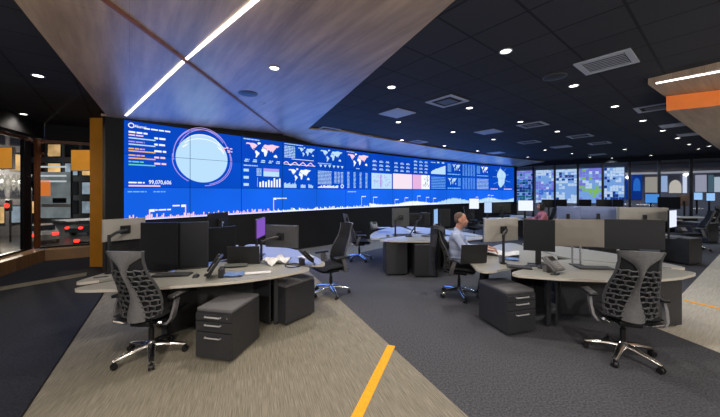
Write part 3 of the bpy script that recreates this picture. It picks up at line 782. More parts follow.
# ------------------------------------------------------------------ task chair
def lerp(tab, v):
    for (a, x), (b, y) in zip(tab, tab[1:]):
        if v <= b: return x + (y - x) * (v - a) / (b - a)
    return tab[-1][1]
def make_chair(label, group=None):
    o = thing('task_chair', (0, 0, 0), 0, label, 'chair', group)
    for k in range(5):
        a = 2 * PI * k / 5 + .35; d = Vector((math.cos(a), math.sin(a), 0))
        leg = MB().tube([d * .03 + Vector((0, 0, .125)), d * .12 + Vector((0, 0, .12)), d * .30 + Vector((0, 0, .085)), d * .325 + Vector((0, 0, .08))], [.04, .036, .023, .016], 10, .75).build('base_leg', alu, o, True)
        c = MB(); n = Vector((-d.y, d.x, 0)); p = d * .315 + Vector((0, 0, .031))
        for s_ in (-1, 1): c.cyl(p + n * s_ * .008, p + n * s_ * .028, .031, .027, 14)
        c.cyl(p + Vector((0, 0, .02)), p + Vector((0, 0, .055)), .014)
        c.build('caster', black, o, True)
    MB().lathe([(.001, .07), (.045, .08), (.048, .15), (.03, .17), (.001, .17)]).build('hub', alu, o, True)
    MB().lathe([(.001, .16), (.026, .165), (.026, .3), (.018, .305), (.018, .4), (.001, .4)]).build('gas_cylinder', black, o, True)
    MB().box((0, -.02, .405), (.2, .3, .06), .02).build('tilt_housing', black, o, True)
    for s_ in (-1, 1):
        MB().tube([(s_ * .06, -.06, .41), (s_ * .18, -.15, .41), (s_ * .245, -.2, .45)], [.022, .024, .02], 8, .7).build('tilt_bracket', alu, o, True)
    # seat: cushioned slab with waterfall front
    def seat(u, v, top):
        x = (u * 2 - 1) * (.25 - .02 * (v - .5) ** 2); y = -.2 + v * .46
        z = .475 + .02 * abs(u * 2 - 1) ** 2.5 - .05 * max(0, v - .7) ** 1.5 * 3
        e = min(1, min(u, 1 - u) * 9) ** .5 * min(1, min(v, 1 - v) * 9) ** .5
        return Vector((x, y, z + (.03 if top else -.035) * e))
    MB().grid(lambda u, v: seat(u, v, True), 14, 12).grid(lambda u, v: seat(u, v, False), 14, 12).build('seat', fabric, o, True)
    MB().grid(lambda u, v: seat(.04 + u * .92, .04 + v * .92, False) - Vector((0, 0, .004)), 8, 8).grid(lambda u, v: seat(.04 + u * .92, .04 + v * .92, False) - Vector((0, 0, .022)), 8, 8).build('seat_pan', charcoal, o, True)
    WT_ = [(0, .19), (.12, .22), (.3, .22), (.5, .198), (.7, .17), (.85, .158), (.93, .165), (1, .178)]
    US = [(0, .5), (.08, .46), (.2, .33), (.32, .22), (.5, .13), (.66, .12), (.75, .18), (.82, .38), (.88, .72), (.92, 1), (1, 1)]
    def bp(u, v, off=0):
        w = lerp(WT_, v)
        y = -.215 - .17 * v + .055 * math.sin(PI * min(1, v * 1.5)) + .075 * u * u * (1 - .3 * v)
        z = .455 + .725 * v + (.012 * (1 - u * u) if v > .97 else 0)
        return Vector((u * w, y - off, z))
    back = MB().grid(lambda u, v: bp(u * 2 - 1, v, -.014), 12, 18).grid(lambda u, v: bp((u * 2 - 1) * .995, v, -.004), 12, 18).build('backrest', fabric, o, True)
    sh = MB(); NV = 22
    def shell(u, v, f):
        us = lerp(US, v); uu = (u * 2 - 1) * us
        return bp(uu, v, (.006 if f == 0 else .006 + .034 * (1 - abs(u * 2 - 1) ** 2.2)))
    rings = []
    for j in range(NV + 1):
        v = j / NV
        rings.append([shell(i / 8, v, 1) for i in range(9)] + [shell(1 - i / 8, v, 0) for i in range(9)])
    sh.loft(rings).build('back_spine', graph, o, True)
    la = MB()
    lv = [.05 + i * .076 for i in range(10)]
    for s_ in (-1, 1):
        for i, v in enumerate(lv):
            u0 = lerp(US, v) * .9
            la.tube([bp(s_ * (u0 + (.99 - u0) * k / 6), min(.9, v + .009 * math.sin(k * 1.9 + i * 1.6)), .013) for k in range(7)], .0085, 6)
        for i, fr in [(i, f_) for i in range(9) for f_ in ((.2, .62) if i % 2 else (.42, .84))]:
            u0 = max(lerp(US, lv[i]), lerp(US, lv[i + 1])); um = u0 + (.99 - u0) * fr
            la.tube([bp(s_ * um, lv[i], .014), bp(s_ * (um + .03), (lv[i] + lv[i + 1]) / 2, .018), bp(s_ * um, lv[i + 1], .014)], .009, 6)
    la.build('back_lattice', charcoal, o, True)
    for s_ in (-1, 1):
        MB().tube([bp(s_, k / 14, .0) for k in range(15)], [.014] * 15, 8).build('back_rail', charcoal, o, True)
        arm = MB().loft([[Vector((s_ * (x + dx), y + dy, z)) for dx, dy in ((-.012, -w), (.012, -w), (.012, w), (-.012, w))] for x, y, z, w in [(.22, -.12, .40, .03), (.27, -.12, .405, .036), (.305, -.10, .46, .036), (.315, -.07, .56, .03), (.31, -.04, .645, .03)]]).build('armrest', graph, o, True)
        MB().box((s_ * .30, .0, .665), (.085, .25, .035), .016, (0, s_ * .12, 0), 3).build('arm_pad', black, arm, True)
    return o
chair = make_chair('black ergonomic task chair at left front with lattice back and chrome star base')
chair.location = (-2.22, 3.14, .005); chair.rotation_euler = (0, 0, math.radians(-3))
chair_r = place(chair, (2.79, 3.13, .001), math.radians(-19), 'ergonomic task chair at right front, grey spine and lattice back facing the camera')
chair_p = place(chair, (1.66, 4.95, .001), math.radians(-112), 'chair under the seated man in the blue shirt, dark jacket over its back')
place(chair, (-.50, 5.06, .005), math.radians(128), 'tall black task chair at the right end of the left desk, seen from its side')
place(chair, (-.02, 7.55, .005), math.radians(-80), 'empty task chair near the video wall, left of the middle desks')
place(chair, (10.1, 8.9, .001), math.radians(60), 'black task chair at far right in front of the long pale desks')
place(chair, (14.2, 11.9, .001), math.radians(-10), 'far black task chair close to the glass wall by the right edge')
place(chair, (6.24, 9.99, .001), math.radians(80), 'chair under the woman in the pink top')
place(chair, (4.1, 10.6, .001), math.radians(-150), 'far task chair in front of the video wall behind the seated man')

# ------------------------------------------------------------------ desks
def seat_desk(pc, ang, label, rmin=1.1, rl=(.45, 2.2), rr=(.45, 2.2), lobe=57):
    """one worktop of a three-seat cluster; ang is the direction its user sits in"""
    a0 = math.radians(ang)
    o = thing('desk', (pc[0], pc[1], 0), a0 + PI / 2, label, 'desk')       # local front is -Y
    def P(dl_, r): a = math.radians(dl_) - PI / 2; return (r * math.cos(a), r * math.sin(a))
    outer = [P(d, rmin + (rl if d < 0 else rr)[0] * (abs(d) / 60) ** (rl if d < 0 else rr)[1]) for d in [-lobe] + list(range(-36, 37, 6)) + [lobe]]
    outer = [Vector(q_) for q_ in outer]
    poly = outer + [P(lobe, .16), P(-lobe, .16)]
    rad = [.42 if rl[0] > .6 else .3] + [0] * (len(outer) - 2) + [.42 if rr[0] > .6 else .3] + [.05, .05]
    poly = [tuple(p) for p in fillet(poly, rad)]
    MB().prism(poly, DESK - .028, DESK).build('worktop', laminate, o)
    n = len(poly); nf = n - 14
    cen = Vector((0, -.7))
    band = MB(); out = [Vector(p) for p in poly[:nf]]
    def offp(p, d): v = (p - cen).normalized(); return p + v * d
    band.loft([[(*offp(p, .0005), DESK - .03), (*offp(p, .007), DESK - .03), (*offp(p, .007), DESK - .001), (*offp(p, .0005), DESK - .001)] for p in out]).build('edge_band', edgeband, o)
    for s_ in (-1, 1):
        x, y = P(s_ * 46, .9); MB().box((x, y, (DESK - .03) / 2 + .01), (.06, .06, DESK - .05), .008).lathe([(.035, .002), (.035, .014)], (x, y, 0)).build('leg', steel, o)
        x2, y2 = P(s_ * 40, .62); MB().box((x2, y2, .36), (.02, .55, .66), .004, (0, 0, math.radians(s_ * 40))).build('side_panel', steel, o)
    MB().box((0, -.42, .36), (.75, .018, .6), .004).build('modesty_panel', steel, o)
    return o
PA, PB, PC3, PD = (-1.9, 4.35), (3.1, 4.48), (1.45, 7.15), (6.3, 8.0)
BIG, SMALL, MID = (.76, 2.2), (.36, 2.2), (.46, 2.2)
seat_desk(PA, 285, 'curved taupe desk at left front with black monitors and a keyboard', 1.12, BIG, (.3, 2.2))
seat_desk(PA, 45, 'curved desk on the right side of the left cluster, lit blue and strewn with papers', 1.1, MID, SMALL)
seat_desk(PA, 165, 'curved desk end at the far left beside the orange column', 1.1, SMALL, BIG)
seat_desk(PB, 270, 'curved taupe desk at right front with a desk phone and a keyboard', 1.1, (.55, 2.2), (.36, 2.2))
seat_desk(PB, 150, 'curved desk in front of the man in the blue shirt', 1.1, SMALL, (.75, 1.2))
seat_desk(PB, 30, 'curved desk at the right end of the right cluster, behind the front desk', 1.1, SMALL, SMALL)
seat_desk(PC3, 278, 'middle distance desk with a slanted black monitor arm and a grey cabinet below')
seat_desk(PC3, 158, 'middle distance desk end beside the empty chair, blue tray on it')
seat_desk(PC3, 38, 'middle distance desk side hidden behind the seated man')
seat_desk(PD, 262, 'far right desk behind the big pale monitor backs')
seat_desk(PD, 22, 'far right desk beside the black cabinets')
seat_desk(PD, 142, 'far desk behind the blue lit monitor backs')
seat_desk((6.0, 11.7), 250, 'far pale desk below the brightest white monitor', 1.0)
seat_desk((6.0, 11.7), 10, 'far pale desk beside the woman in the pink top', 1.0)
seat_desk((13.0, 12.6), 262, 'most distant long pale desk near the glass wall at right')
seat_desk((10.6, 11.6), 255, 'distant pale desk left of the most distant one near the glass wall')

# ------------------------------------------------------------------ pedestals
def pedestal(p, rz, label, w=.42, d=.52, h=.5, cush=True, drawers=True):
    o = thing('pedestal', (p[0], p[1], 0), rz, label, 'cabinet')           # local front is -Y
    MB().box((0, 0, .03 + (h - .03) / 2), (w, d, h - .03), .006).build('body', steel, o)
    zs = [(.035, h * .60), (h * .61, h * .82), (h * .83, h - .008)]
    if drawers:
        for z0, z1 in zs:
            dr = MB().box((0, -d / 2 - .008, (z0 + z1) / 2), (w - .012, .018, z1 - z0 - .006), .004).build('drawer', steel, o)
            zc = z1 - .03 if z1 - z0 < .15 else z1 - .05
            MB().tube([(-.09, -d / 2 - .014, zc), (-.085, -d / 2 - .034, zc), (.085, -d / 2 - .034, zc), (.09, -d / 2 - .014, zc)], .008, 8).build('handle', handle_m, dr, True)
        MB().cyl((w / 2 - .045, -d / 2 - .016, h - .04), (w / 2 - .045, -d / 2 - .021, h - .04), .01).build('lock', alu, o)
    if cush: MB().box((0, 0, h + .021), (w - .004, d - .004, .042), .014, None, 3).build('cushion', cushion, o, True)
    else: MB().box((0, 0, h + .008), (w + .006, d + .006, .016), .004).build('top', charcoal, o)
    for sx_ in (-1, 1):
        for sy_ in (-1, 1):
            x, y = sx_ * (w / 2 - .05), sy_ * (d / 2 - .05)
            MB().cyl((x - .012, y, .023), (x + .012, y, .023), .022).cyl((x, y, .03), (x, y, .05), .012).build('caster', black, o, True)
    return o
def corner_ped(cx_, cy_, fx, fy, label, w=.42, d=.52, right=True, **k):
    """place by its near front corner; (fx, fy) is the direction along its front"""
    f = Vector((fx, fy)).normalized(); b = Vector((f.y, -f.x))
    if b.y < 0: b = -b
    c = Vector((cx_, cy_)) + f * w / 2 + b * d / 2
    fr = f if f.x * b.y - f.y * b.x > 0 else -f
    return pedestal(c, math.atan2(fr.y, fr.x), label, w, d, **k)
corner_ped(-1.30, 3.0, -.42, .085, 'black pedestal with grey cushion top and chrome handles under the left front desk')
corner_ped(-.957, 3.80, -.34, .25, 'black pedestal showing its plain side under the right end of the left desks', drawers=False)
corner_ped(1.775, 3.56, .42, .12, 'dark drawer pedestal with cushion top under the right front desk')
pedestal((3.93, 4.0), math.radians(10), 'black cabinet under the right end of the right front desk', .4, .45, .62, False, False)
pedestal((1.36, 6.2), 0, 'grey cabinet below the middle distance desk with the slanted monitor arm', .5, .4, .66, False, False)
pedestal((.75, 6.35), .1, 'black cabinet under the middle distance desk, left of the grey cabinet', .45, .4, .66, False, False)
pedestal((7.93, 7.3), .3, 'dark grey cabinet with pale top at right beside the walkway', .5, .55, .62, False, False)
pedestal((11.95, 10.4), .3, 'black cabinet farther back beside the walkway at right', .6, .7, .66, False, False)

# ------------------------------------------------------------------ monitors
def monitor(x, y, zc, face, w, h, label, back=None, stand='base', lit=None, tilt=0.0, zdesk=DESK, curve=0.0):
    """face: direction in degrees that the screen looks to"""
    back = back or black
    o = thing('monitor', (x, y, zdesk), math.radians(face + 90), label, 'monitor')
    zz = zc - zdesk
    def bend(m):
        if curve:
            for v in m.bm.verts: v.co.y -= curve * (v.co.x / (w / 2)) ** 2
        return m
    t = MB(); t.loft([[(-w / 2 + w * i / 8, -.008, zz - h / 2), (-w / 2 + w * i / 8, -.008, zz + h / 2), (-w / 2 + w * i / 8, .014, zz + h / 2), (-w / 2 + w * i / 8, .014, zz - h / 2)] for i in range(9)])
    bend(t).build('bezel', black if back is black else back, o)
    t = MB(); t.loft([[(-w / 2 * k, yy, zz - h / 2 * k2), (-w / 2 * k, yy, zz + h / 2 * k2), (w / 2 * k, yy, zz + h / 2 * k2), (w / 2 * k, yy, zz - h / 2 * k2)] for k, k2, yy in ((.985, .98, .013), (.96, .95, .022), (.5, .4, .028))])
    (t if not curve else t).build('back_shell', back, o)
    t = MB(); b_ = .008
    t.loft([[(-w / 2 + b_ + (w - 2 * b_) * i / 8, -.011, zz - h / 2 + b_ * 1.4), (-w / 2 + b_ + (w - 2 * b_) * i / 8, -.011, zz + h / 2 - b_), (-w / 2 + b_ + (w - 2 * b_) * i / 8, -.007, zz + h / 2 - b_), (-w / 2 + b_ + (w - 2 * b_) * i / 8, -.007, zz - h / 2 + b_ * 1.4)] for i in range(9)])
    bend(t).build('screen', lit or screen_off, o)
    if stand == 'base':
        MB().box((0, .06, (zz - .02) / 2 + .006), (.07, .022, max(.05, zz - .02)), .006).build('stand_post', black, o)
        MB().box((0, .05, .008), (.24, .19, .014), .006).build('stand_foot', black, o)
    elif stand == 'arm':
        MB().box((0, .052, zz), (.11, .024, .11), .006).cyl((0, .05, zz), (0, .11, zz), .022).build('mount_plate', black, o)
        MB().tube([(0, .10, zz), (.12, .17, zz - .02), (.2, .24, zz - .06)], .02, 8).build('monitor_arm', black, o, True)
        MB().cyl((.2, .24, .002), (.2, .24, zz - .03), .018).lathe([(.045, .001), (.045, .018), (.02, .02)], (.2, .24, 0)).build('arm_post', black, o, True)
    elif stand == 'posts':
        for s_ in (-.05, .05): MB().cyl((s_, -.045, .003), (s_, -.045, zz), .013).build('arm_post', alu, o, True)
        MB().box((0, -.045, .006), (.15, .08, .012), .004).build('stand_foot', black, o)
    return o
def mon(px, py0, py1, Y, face, w, label, **k):
    p = at(px, (py0 + py1) / 2, Y); h = k.pop('h', (py1 - py0) / F * Y)
    return monitor(p.x, p.y, p.z, face, w, h, label, **k)
mon(159.5, 222.5, 270, 3.74, -84, .44, 'upright black monitor behind the left keyboard, left one of the tall pair')
mon(192, 222, 270, 3.88, -72, .39, 'upright black monitor beside the left desk phone, right one of the tall pair')
mon(220.5, 227, 260, 4.24, -38, .46, 'smaller dark monitor angled right, behind the upright phone of the left desk', stand='arm')
mon(124.5, 218.5, 240, 3.95, 140, .46, 'silver backed monitor at the far left above the lattice chair', back=pale_shell, stand='arm', tilt=0)
p = at(124, 249, 4.05); monitor(p.x, p.y + .12, p.z, 140, .44, .24, 'dark low monitor below the silver one at the far left', stand='base')
mon(218, 214.5, 230, 4.95, 165, .46, 'dark blue lit monitor back behind the left cluster, top against the video wall', stand='arm', h=.33)
mon(260.5, 219.5, 236, 4.65, 2, .45, 'monitor seen edge on with a violet glowing screen', lit=glow('violet_screen', (140, 90, 200), .9), stand='base', h=.3)
mon(282, 225, 247.4, 4.5, 75, .55, 'charcoal monitor back on an arm at the right of the left cluster', back=charcoal, stand='arm')
mon(539, 219.5, 251, 3.98, -112, .37, 'nearly square dark monitor left of the taupe monitor back on the right desk', stand='base')
mon(578, 219.2, 246.5, 4.02, 80, .62, 'plain taupe monitor back in the middle of the right desk', back=silver, stand='posts')
mon(633.5, 219.5, 249, 4.02, -100, .73, 'wide dark monitor behind the right lattice chair', stand='base')
mon(501, 218, 241, 4.42, 110, .64, 'silver monitor back with black mount in front of the seated man', back=pale_shell, stand='arm')
mon(568.5, 206.5, 219.5, 6.9, 48, .46, 'small blue lit monitor back behind the taupe one, left of its wide neighbour', back=bluelit_shell, stand='base')
mon(598, 206.5, 219, 7.15, 58, 1.05, 'wide blue lit monitor back behind the taupe one', back=bluelit_shell, stand='base', curve=.05)
mon(643, 207.5, 220.5, 6.6, 82, 1.0, 'wide beige monitor back above the wide dark monitor at right', back=pale_shell, stand='base', curve=.05)
mon(672.5, 210, 227.5, 6.3, -60, .45, 'monitor seen edge on as a bright white strip at right', lit=glow('white_screen', (225, 232, 255), 1.1), stand='base')
mon(400.5, 208, 226.5, 7.0, 100, .42, 'grey monitor back on the middle distance desk, leftmost there', back=charcoal, stand='arm')
mon(419, 213, 226, 7.5, 100, .60, 'dark monitor behind the slanted black arm on the middle distance desk', stand='arm')
mon(435.5, 209, 226, 7.0, -27, .4, 'monitor edge on with pale blue strip, behind the seated man', lit=glow('pale_blue_screen', (150, 190, 240), 1), stand='base')
mon(445, 209, 226, 6.75, -80, .25, 'narrow dark monitor just left of the head of the seated man', stand='base')
# distant monitors
far_white = glow('far_white_screen', (232, 240, 255), 1.1)
mon(525.5, 200.3, 211, 11.0, -100, .52, 'brightest white monitor beside the woman in the pink top', lit=far_white)
mon(474, 198.5, 209, 10.4, -95, .34, 'tall white lit monitor above the head of the seated man', lit=far_white)
mon(488, 202, 213, 10.6, -95, .27, 'small white and blue lit monitor right of the tall white one', lit=glow('blue_white_screen', (190, 215, 250), 1))
mon(502, 203, 213, 10.8, 80, .6, 'dark monitor back between the far lit monitors, before the video wall')
mon(669, 197, 209, 11.4, -95, .8, 'distant dark screen before the lit beige panel, wide one')
mon(652, 194, 203, 12.3, -95, .55, 'distant blue lit monitor near the glass wall, left of the wide dark screen', lit=glow('far_blue_screen', (70, 140, 220), 1))
mon(698, 192.5, 200, 13.0, -100, .33, 'distant sky blue monitor near the glass wall at right', lit=glow('far_sky_screen', (150, 195, 245), 1), zdesk=DESK)
mon(710.5, 193, 201, 12.7, -100, .32, 'distant sky blue monitor closest to the right edge', lit=glow('far_sky_screen', (150, 195, 245), 1))
mon(683, 195, 206, 12.2, 80, .4, 'distant brown monitor back left of the sky blue monitors', back=mat('brown_shell', (96, 74, 62), .6))

for px, Y in ((549, 11.8), (561, 11.5), (585, 11.9), (604, 11.6), (618, 11.2)):
    tag(mon(px, 199.5, 207.5, Y, -95 + random.uniform(-20, 20), .5, 'distant dark monitor in the row before the tall glowing displays'), None, None, 'distant dark monitors before the tall displays')
def laptop(px, py, z, face, w, label, lid=.24, body=black):
    p = on(px, py, z); o = thing('laptop', p, math.radians(face + 90), label, 'laptop')
    MB().box((0, -.1, .009), (w, .23, .016), .005).build('keyboard_base', body, o)
    MB().box((0, .03, .016 + lid / 2), (w, .012, lid), .004, (-.12, 0, 0)).build('lid', body, o)
    MB().box((0, -.1, .0185), (w * .86, .1, .003), .001).build('keys', charcoal, o)
    return o
laptop(473, 263.5, DESK, 100, .40, 'open black laptop at the left tip of the right desks, lid to the camera', .26)
laptop(244, 264, DESK, 95, .44, 'black laptop with its lid to the camera in the middle of the left desks', .24)

# ------------------------------------------------------------------ desk accessories
def keyboard(px, py, rz, label, w=.43, m=black, z=DESK):
    p = on(px, py, z); o = thing('keyboard', p, rz, label, 'keyboard')
    MB().box((0, 0, .009), (w, .15, .016), .006).build('case', m, o)
    t = MB()
    for i in range(15):
        for j in range(5): t.box((-w / 2 + .025 + i * (w - .05) / 14, -.055 + j * .027, .02), ((w - .05) / 14 - .004, .021, .008), .002, None, 1)
    t.build('keys', charcoal if m is black else white_plastic, o)
    return o
def mouse(px, py, rz, label, z=DESK):
    p = on(px, py, z); o = thing('mouse', p, rz, label, 'mouse')
    MB().grid(lambda u, v: Vector(((u - .5) * .06, (v - .5) * .1, .002 + .034 * max(0, 1 - abs(2 * u - 1) ** 3) ** .5 * max(0, 1 - abs(2 * v - 1) ** 3) ** .5)), 8, 8).build('shell', black, o, True)
    MB().cyl((-.003, .025, .036), (.003, .025, .036), .008).build('wheel', charcoal, o)
    return o
def phone(px, py, rz, label, tilt=.85, z=DESK, m=black):
    p = on(px, py, z); o = thing('desk_phone', p, rz, label, 'phone')      # front is -Y
    R_ = (tilt, 0, 0); Rm = Matrix.Rotation(tilt, 3, 'X')
    c = Vector((0, 0, .112))
    def q(x, y, zz): return c + Rm @ Vector((x, y, zz))
    MB().box(q(0, 0, 0), (.2, .22, .03), .01, R_).build('housing', m, o, True)
    MB().box((0, .06, .045), (.14, .05, .086), .008).build('foot', m, o)
    MB().box(q(.03, .06, .017), (.11, .06, .004), .002, R_).build('display', screen_off, o)
    t = MB()
    for i in range(3):
        for j in range(4): t.box(q(-.0 + i * .03, -.075 + j * .026, .018), (.022, .018, .006), .002, R_, 1)
    t.build('keypad', mat('key_grey', (150, 150, 152), .5), o)
    MB().box(q(-.07, 0, .026), (.045, .2, .03), .013, R_, 3).build('handset', m, o, True)
    MB().tube([q(-.07, -.1, .02), q(-.12, -.13, -.02), Vector((-.15, -.07, .012)), Vector((-.09, -.1, .012)), Vector((-.03, -.1, .014))], .007, 6).build('cord', black, o, True)
    return o
keyboard(172, 275.5, math.radians(8), 'black keyboard on the left front desk behind the lattice chair')
mouse(196, 277, .2, 'black mouse right of the keyboard on the left front desk')
phone(215, 277, math.radians(-72), 'black desk phone propped steeply on the left front desk', 1.0).scale = (1.2, 1.2, 1.2)
keyboard(594, 268.5, math.radians(-6), 'black keyboard on the right front desk beside the lattice chair')
phone(553, 272.5, math.radians(24), 'silver grey desk phone with coiled cord on the right front desk', .7, DESK, graph)
mouse(540, 268, -.4, 'black mouse left of the phone on the right front desk')
keyboard(519, 267.6, math.radians(-24), 'small black keyboard behind the mouse on the right desk', .3)
def sheet(name, px, py, w, d, rz, label, cat, m=paper, z=DESK, h=.004, bendy=0):
    p = on(px, py, z)
    t = MB().grid(lambda u, v: Vector(((u - .5) * w, (v - .5) * d, h + bendy * math.sin(u * 5 + v * 3) ** 2)), 8, 8)
    t.grid(lambda u, v: Vector(((u - .5) * w, (v - .5) * d, .001 + bendy * math.sin(u * 5 + v * 3) ** 2)), 8, 8)
    o = t.build(name, m); o.location = p; o.rotation_euler = (0, 0, rz)
    return tag(o, label, cat)
sheet('papers', 258, 273.5, .30, .10, .25, 'white paper strip on the left front desk near the second pedestal', 'paper', paper, DESK, .012)
bluefolder = mat('blue_folder', (96, 126, 178), .55)
sheet('folder', 232, 275.5, .26, .18, .2, 'glossy blue folder beside the steep phone on the left front desk', 'folder', bluefolder, DESK, .012, .012)
sheet('notebook', 236, 266, .30, .2, .3, 'grey green notebook behind the blue folder on the left front desk', 'notebook', mat('grey_green_cover', (98, 102, 98), .7), DESK, .02)
sheet('papers', 276, 262.5, .36, .30, .9, 'crumpled heap of pale papers on the blue lit left desk', 'paper', paper, DESK, .01, .06)
sheet('papers', 306, 257, .22, .18, .6, 'flat pale sheet beside the crumpled papers on the blue lit desk', 'paper', paper, DESK, .004, .006)
phone(306, 264, math.radians(118), 'dark desk phone on the blue lit desk near the tall side-on chair', .8)
p = on(293, 266, DESK); o = MB().tube([(p.x + .11 * math.cos(a_) * (1 + .1 * math.sin(3 * a_)), p.y + .11 * math.sin(a_), p.z + .008 + .003 * math.sin(5 * a_)) for a_ in [2 * PI * k / 20 * 1.6 for k in range(21)]], .007, 6).build('cable', black, None, True); tag(o, 'looped black cable on the blue lit left desk', 'cable')
p = on(101, 277.5, DESK); o = thing('pen', (p.x, p.y, p.z + .006), .5, 'black pen lying on the bare left tip of the desk', 'pen')
MB().cyl((-.07, 0, 0), (.06, 0, 0), .006).build('barrel', black, o); MB().cyl((.06, 0, 0), (.078, 0, 0), .005, .001).build('tip', charcoal, o)
sheet('papers', 498, 254.5, .6, .36, -.5, 'pile of blue white papers below the silver monitor back', 'paper', paper, DESK, .014, .045)
sheet('papers', 489, 252, .3, .22, -.9, 'loose white sheet by the hands of the seated man', 'paper', paper, DESK, .006, .012)
sheet('notebook', 509, 259.5, .26, .18, -.3, 'dark blue notebook at the near edge of the paper pile', 'notebook', bluefolder, DESK, .016)
def cup(px, py, label, m, z=DESK, h=.1, r=.036):
    p = on(px, py, z); o = thing('cup', p, 0, label, 'cup')
    MB().lathe([(.001, .001), (r * .8, .001), (r, h), (r * .93, h), (r * .76, .006), (.001, .006)]).build('cup_wall', m, o, True)
    MB().tube([(r * .95, 0, h * .8), (r * 1.7, 0, h * .75), (r * 1.7, 0, h * .35), (r * .9, 0, h * .25)], .006, 6).build('handle', m, o, True)
cup(323.0, 231.0 + 29.5, 'small dark cup at the tip of the blue lit left desk', charcoal)
cup(501, 262.5, 'small clear grey cup near the edge of the man\'s desk', mat('smoke_grey', (120, 122, 130), .2))
sheet('tray', 384.5, 232, .32, .26, .1, 'blue white paper tray on the middle distance desk end', 'tray', mat('blue_tray', (140, 172, 220), .5), DESK, .11)
phone(374, 229.5, .3, 'small grey desk phone at the left end of the middle distance desk', .8, DESK, graph)
sheet('papers', 413, 231, .4, .25, .6, 'white sheet on the middle distance desk under the slanted arm', 'paper', paper, DESK, .005, .01)
p = on(409, 236.5, DESK)
o = thing('desk_lamp', p, .3, 'slanted black arm lamp rising over the middle distance desk', 'lamp')
MB().lathe([(.001, .001), (.08, .001), (.08, .018), (.001, .02)]).build('base', black, o, True); MB().cyl((0, 0, .01), (.42, .1, .5), .014).build('arm', black, o, True); MB().box((.44, .1, .51), (.16, .08, .04), .012).build('lamp_head', black, o, True)
phone(681, 233, -.3, 'distant black phone beside the bright edge-on monitor', .7)
keyboard(505, 215.5, 0, 'distant black keyboard on the far desk', .45)
sheet('papers', 520, 215.8, .4, .25, .2, 'distant white sheet on the far pale desk below the bright monitor', 'paper', paper)
sheet('papers', 662, 270, .3, .2, .5, 'pale sheet on the right tip of the right desks', 'paper', laminate)

keyboard(402, 235, .1, 'black keyboard on the middle distance desk under the grey monitor back')
mouse(388, 236.5, .3, 'black mouse on the middle distance desk')
sheet('notebook', 428, 236, .3, .22, .4, 'dark notebook on the middle distance desk next to the seated man', 'notebook', charcoal, DESK, .02)
# ------------------------------------------------------------------ people
def remeshed(name, m, parts, vox, parent=None, smooth_it=4):
    t = MB()
    for p in parts: p(t)
    o = t.build(name, m)
    a = o.modifiers.new('r', 'REMESH'); a.mode = 'VOXEL'; a.voxel_size = vox
    b = o.modifiers.new('s', 'SMOOTH'); b.iterations = smooth_it; b.factor = .5
    dg = bpy.context.evaluated_depsgraph_get(); me = bpy.data.meshes.new_from_object(o.evaluated_get(dg)); me.name = name
    bpy.data.objects.remove(o)
    for f in me.polygons: f.use_smooth = True
    if not me.materials: me.materials.append(m)
    o = bpy.data.objects.new(name, me); COL.objects.link(o)
    if parent: o.parent = parent
    return o
def cap(p0, p1, r0, r1, fl=1.0):
    def f(t):
        t.tube([p0, tuple((Vector(p0) * 2 + Vector(p1)) / 3), tuple((Vector(p0) + Vector(p1) * 2) / 3), p1], [r0, r0 * .67 + r1 * .33, r0 * .33 + r1 * .67, r1], 14, fl); t.ball(p0, (r0, r0, r0), 14); t.ball(p1, (r1, r1, r1), 14)
    return f
def ell(c, r, rot=None):
    return lambda t: t.ball(c, r, 20, Matrix.Rotation(rot[1], 4, rot[0]) if rot else None)
def hand(w, d, side, curl=.5):
    """palm, four bent fingers and a thumb from the wrist w along direction d"""
    d = Vector(d).normalized(); up = Vector((0, 0, 1)); s = d.cross(up).normalized() * side; n = s.cross(d).normalized()
    if n.z < 0: n = -n
    w = Vector(w); out = [lambda t: t.box(w + d * .045, (.08, .085, .028), .012, (0, -math.asin(max(-1, min(1, d.z))), math.atan2(d.y, d.x)))]
    for i, L in enumerate((.068, .078, .072, .056)):
        b = w + d * .085 + s * (.032 - i * .021); k1 = b + d * L * .45 - n * .006; k2 = k1 + d * L * .3 - n * .018 * curl * 2; k3 = k2 + d * L * .2 - n * .02 * curl * 2
        out += [cap(tuple(b), tuple(k1), .0095, .009), cap(tuple(k1), tuple(k2), .009, .0085), cap(tuple(k2), tuple(k3), .0085, .0075)]
    b = w + d * .025 + s * .038; k1 = b + d * .03 + s * .022; k2 = k1 + d * .032 + s * .004
    return out + [cap(tuple(b), tuple(k1), .013, .011), cap(tuple(k1), tuple(k2), .011, .009)]
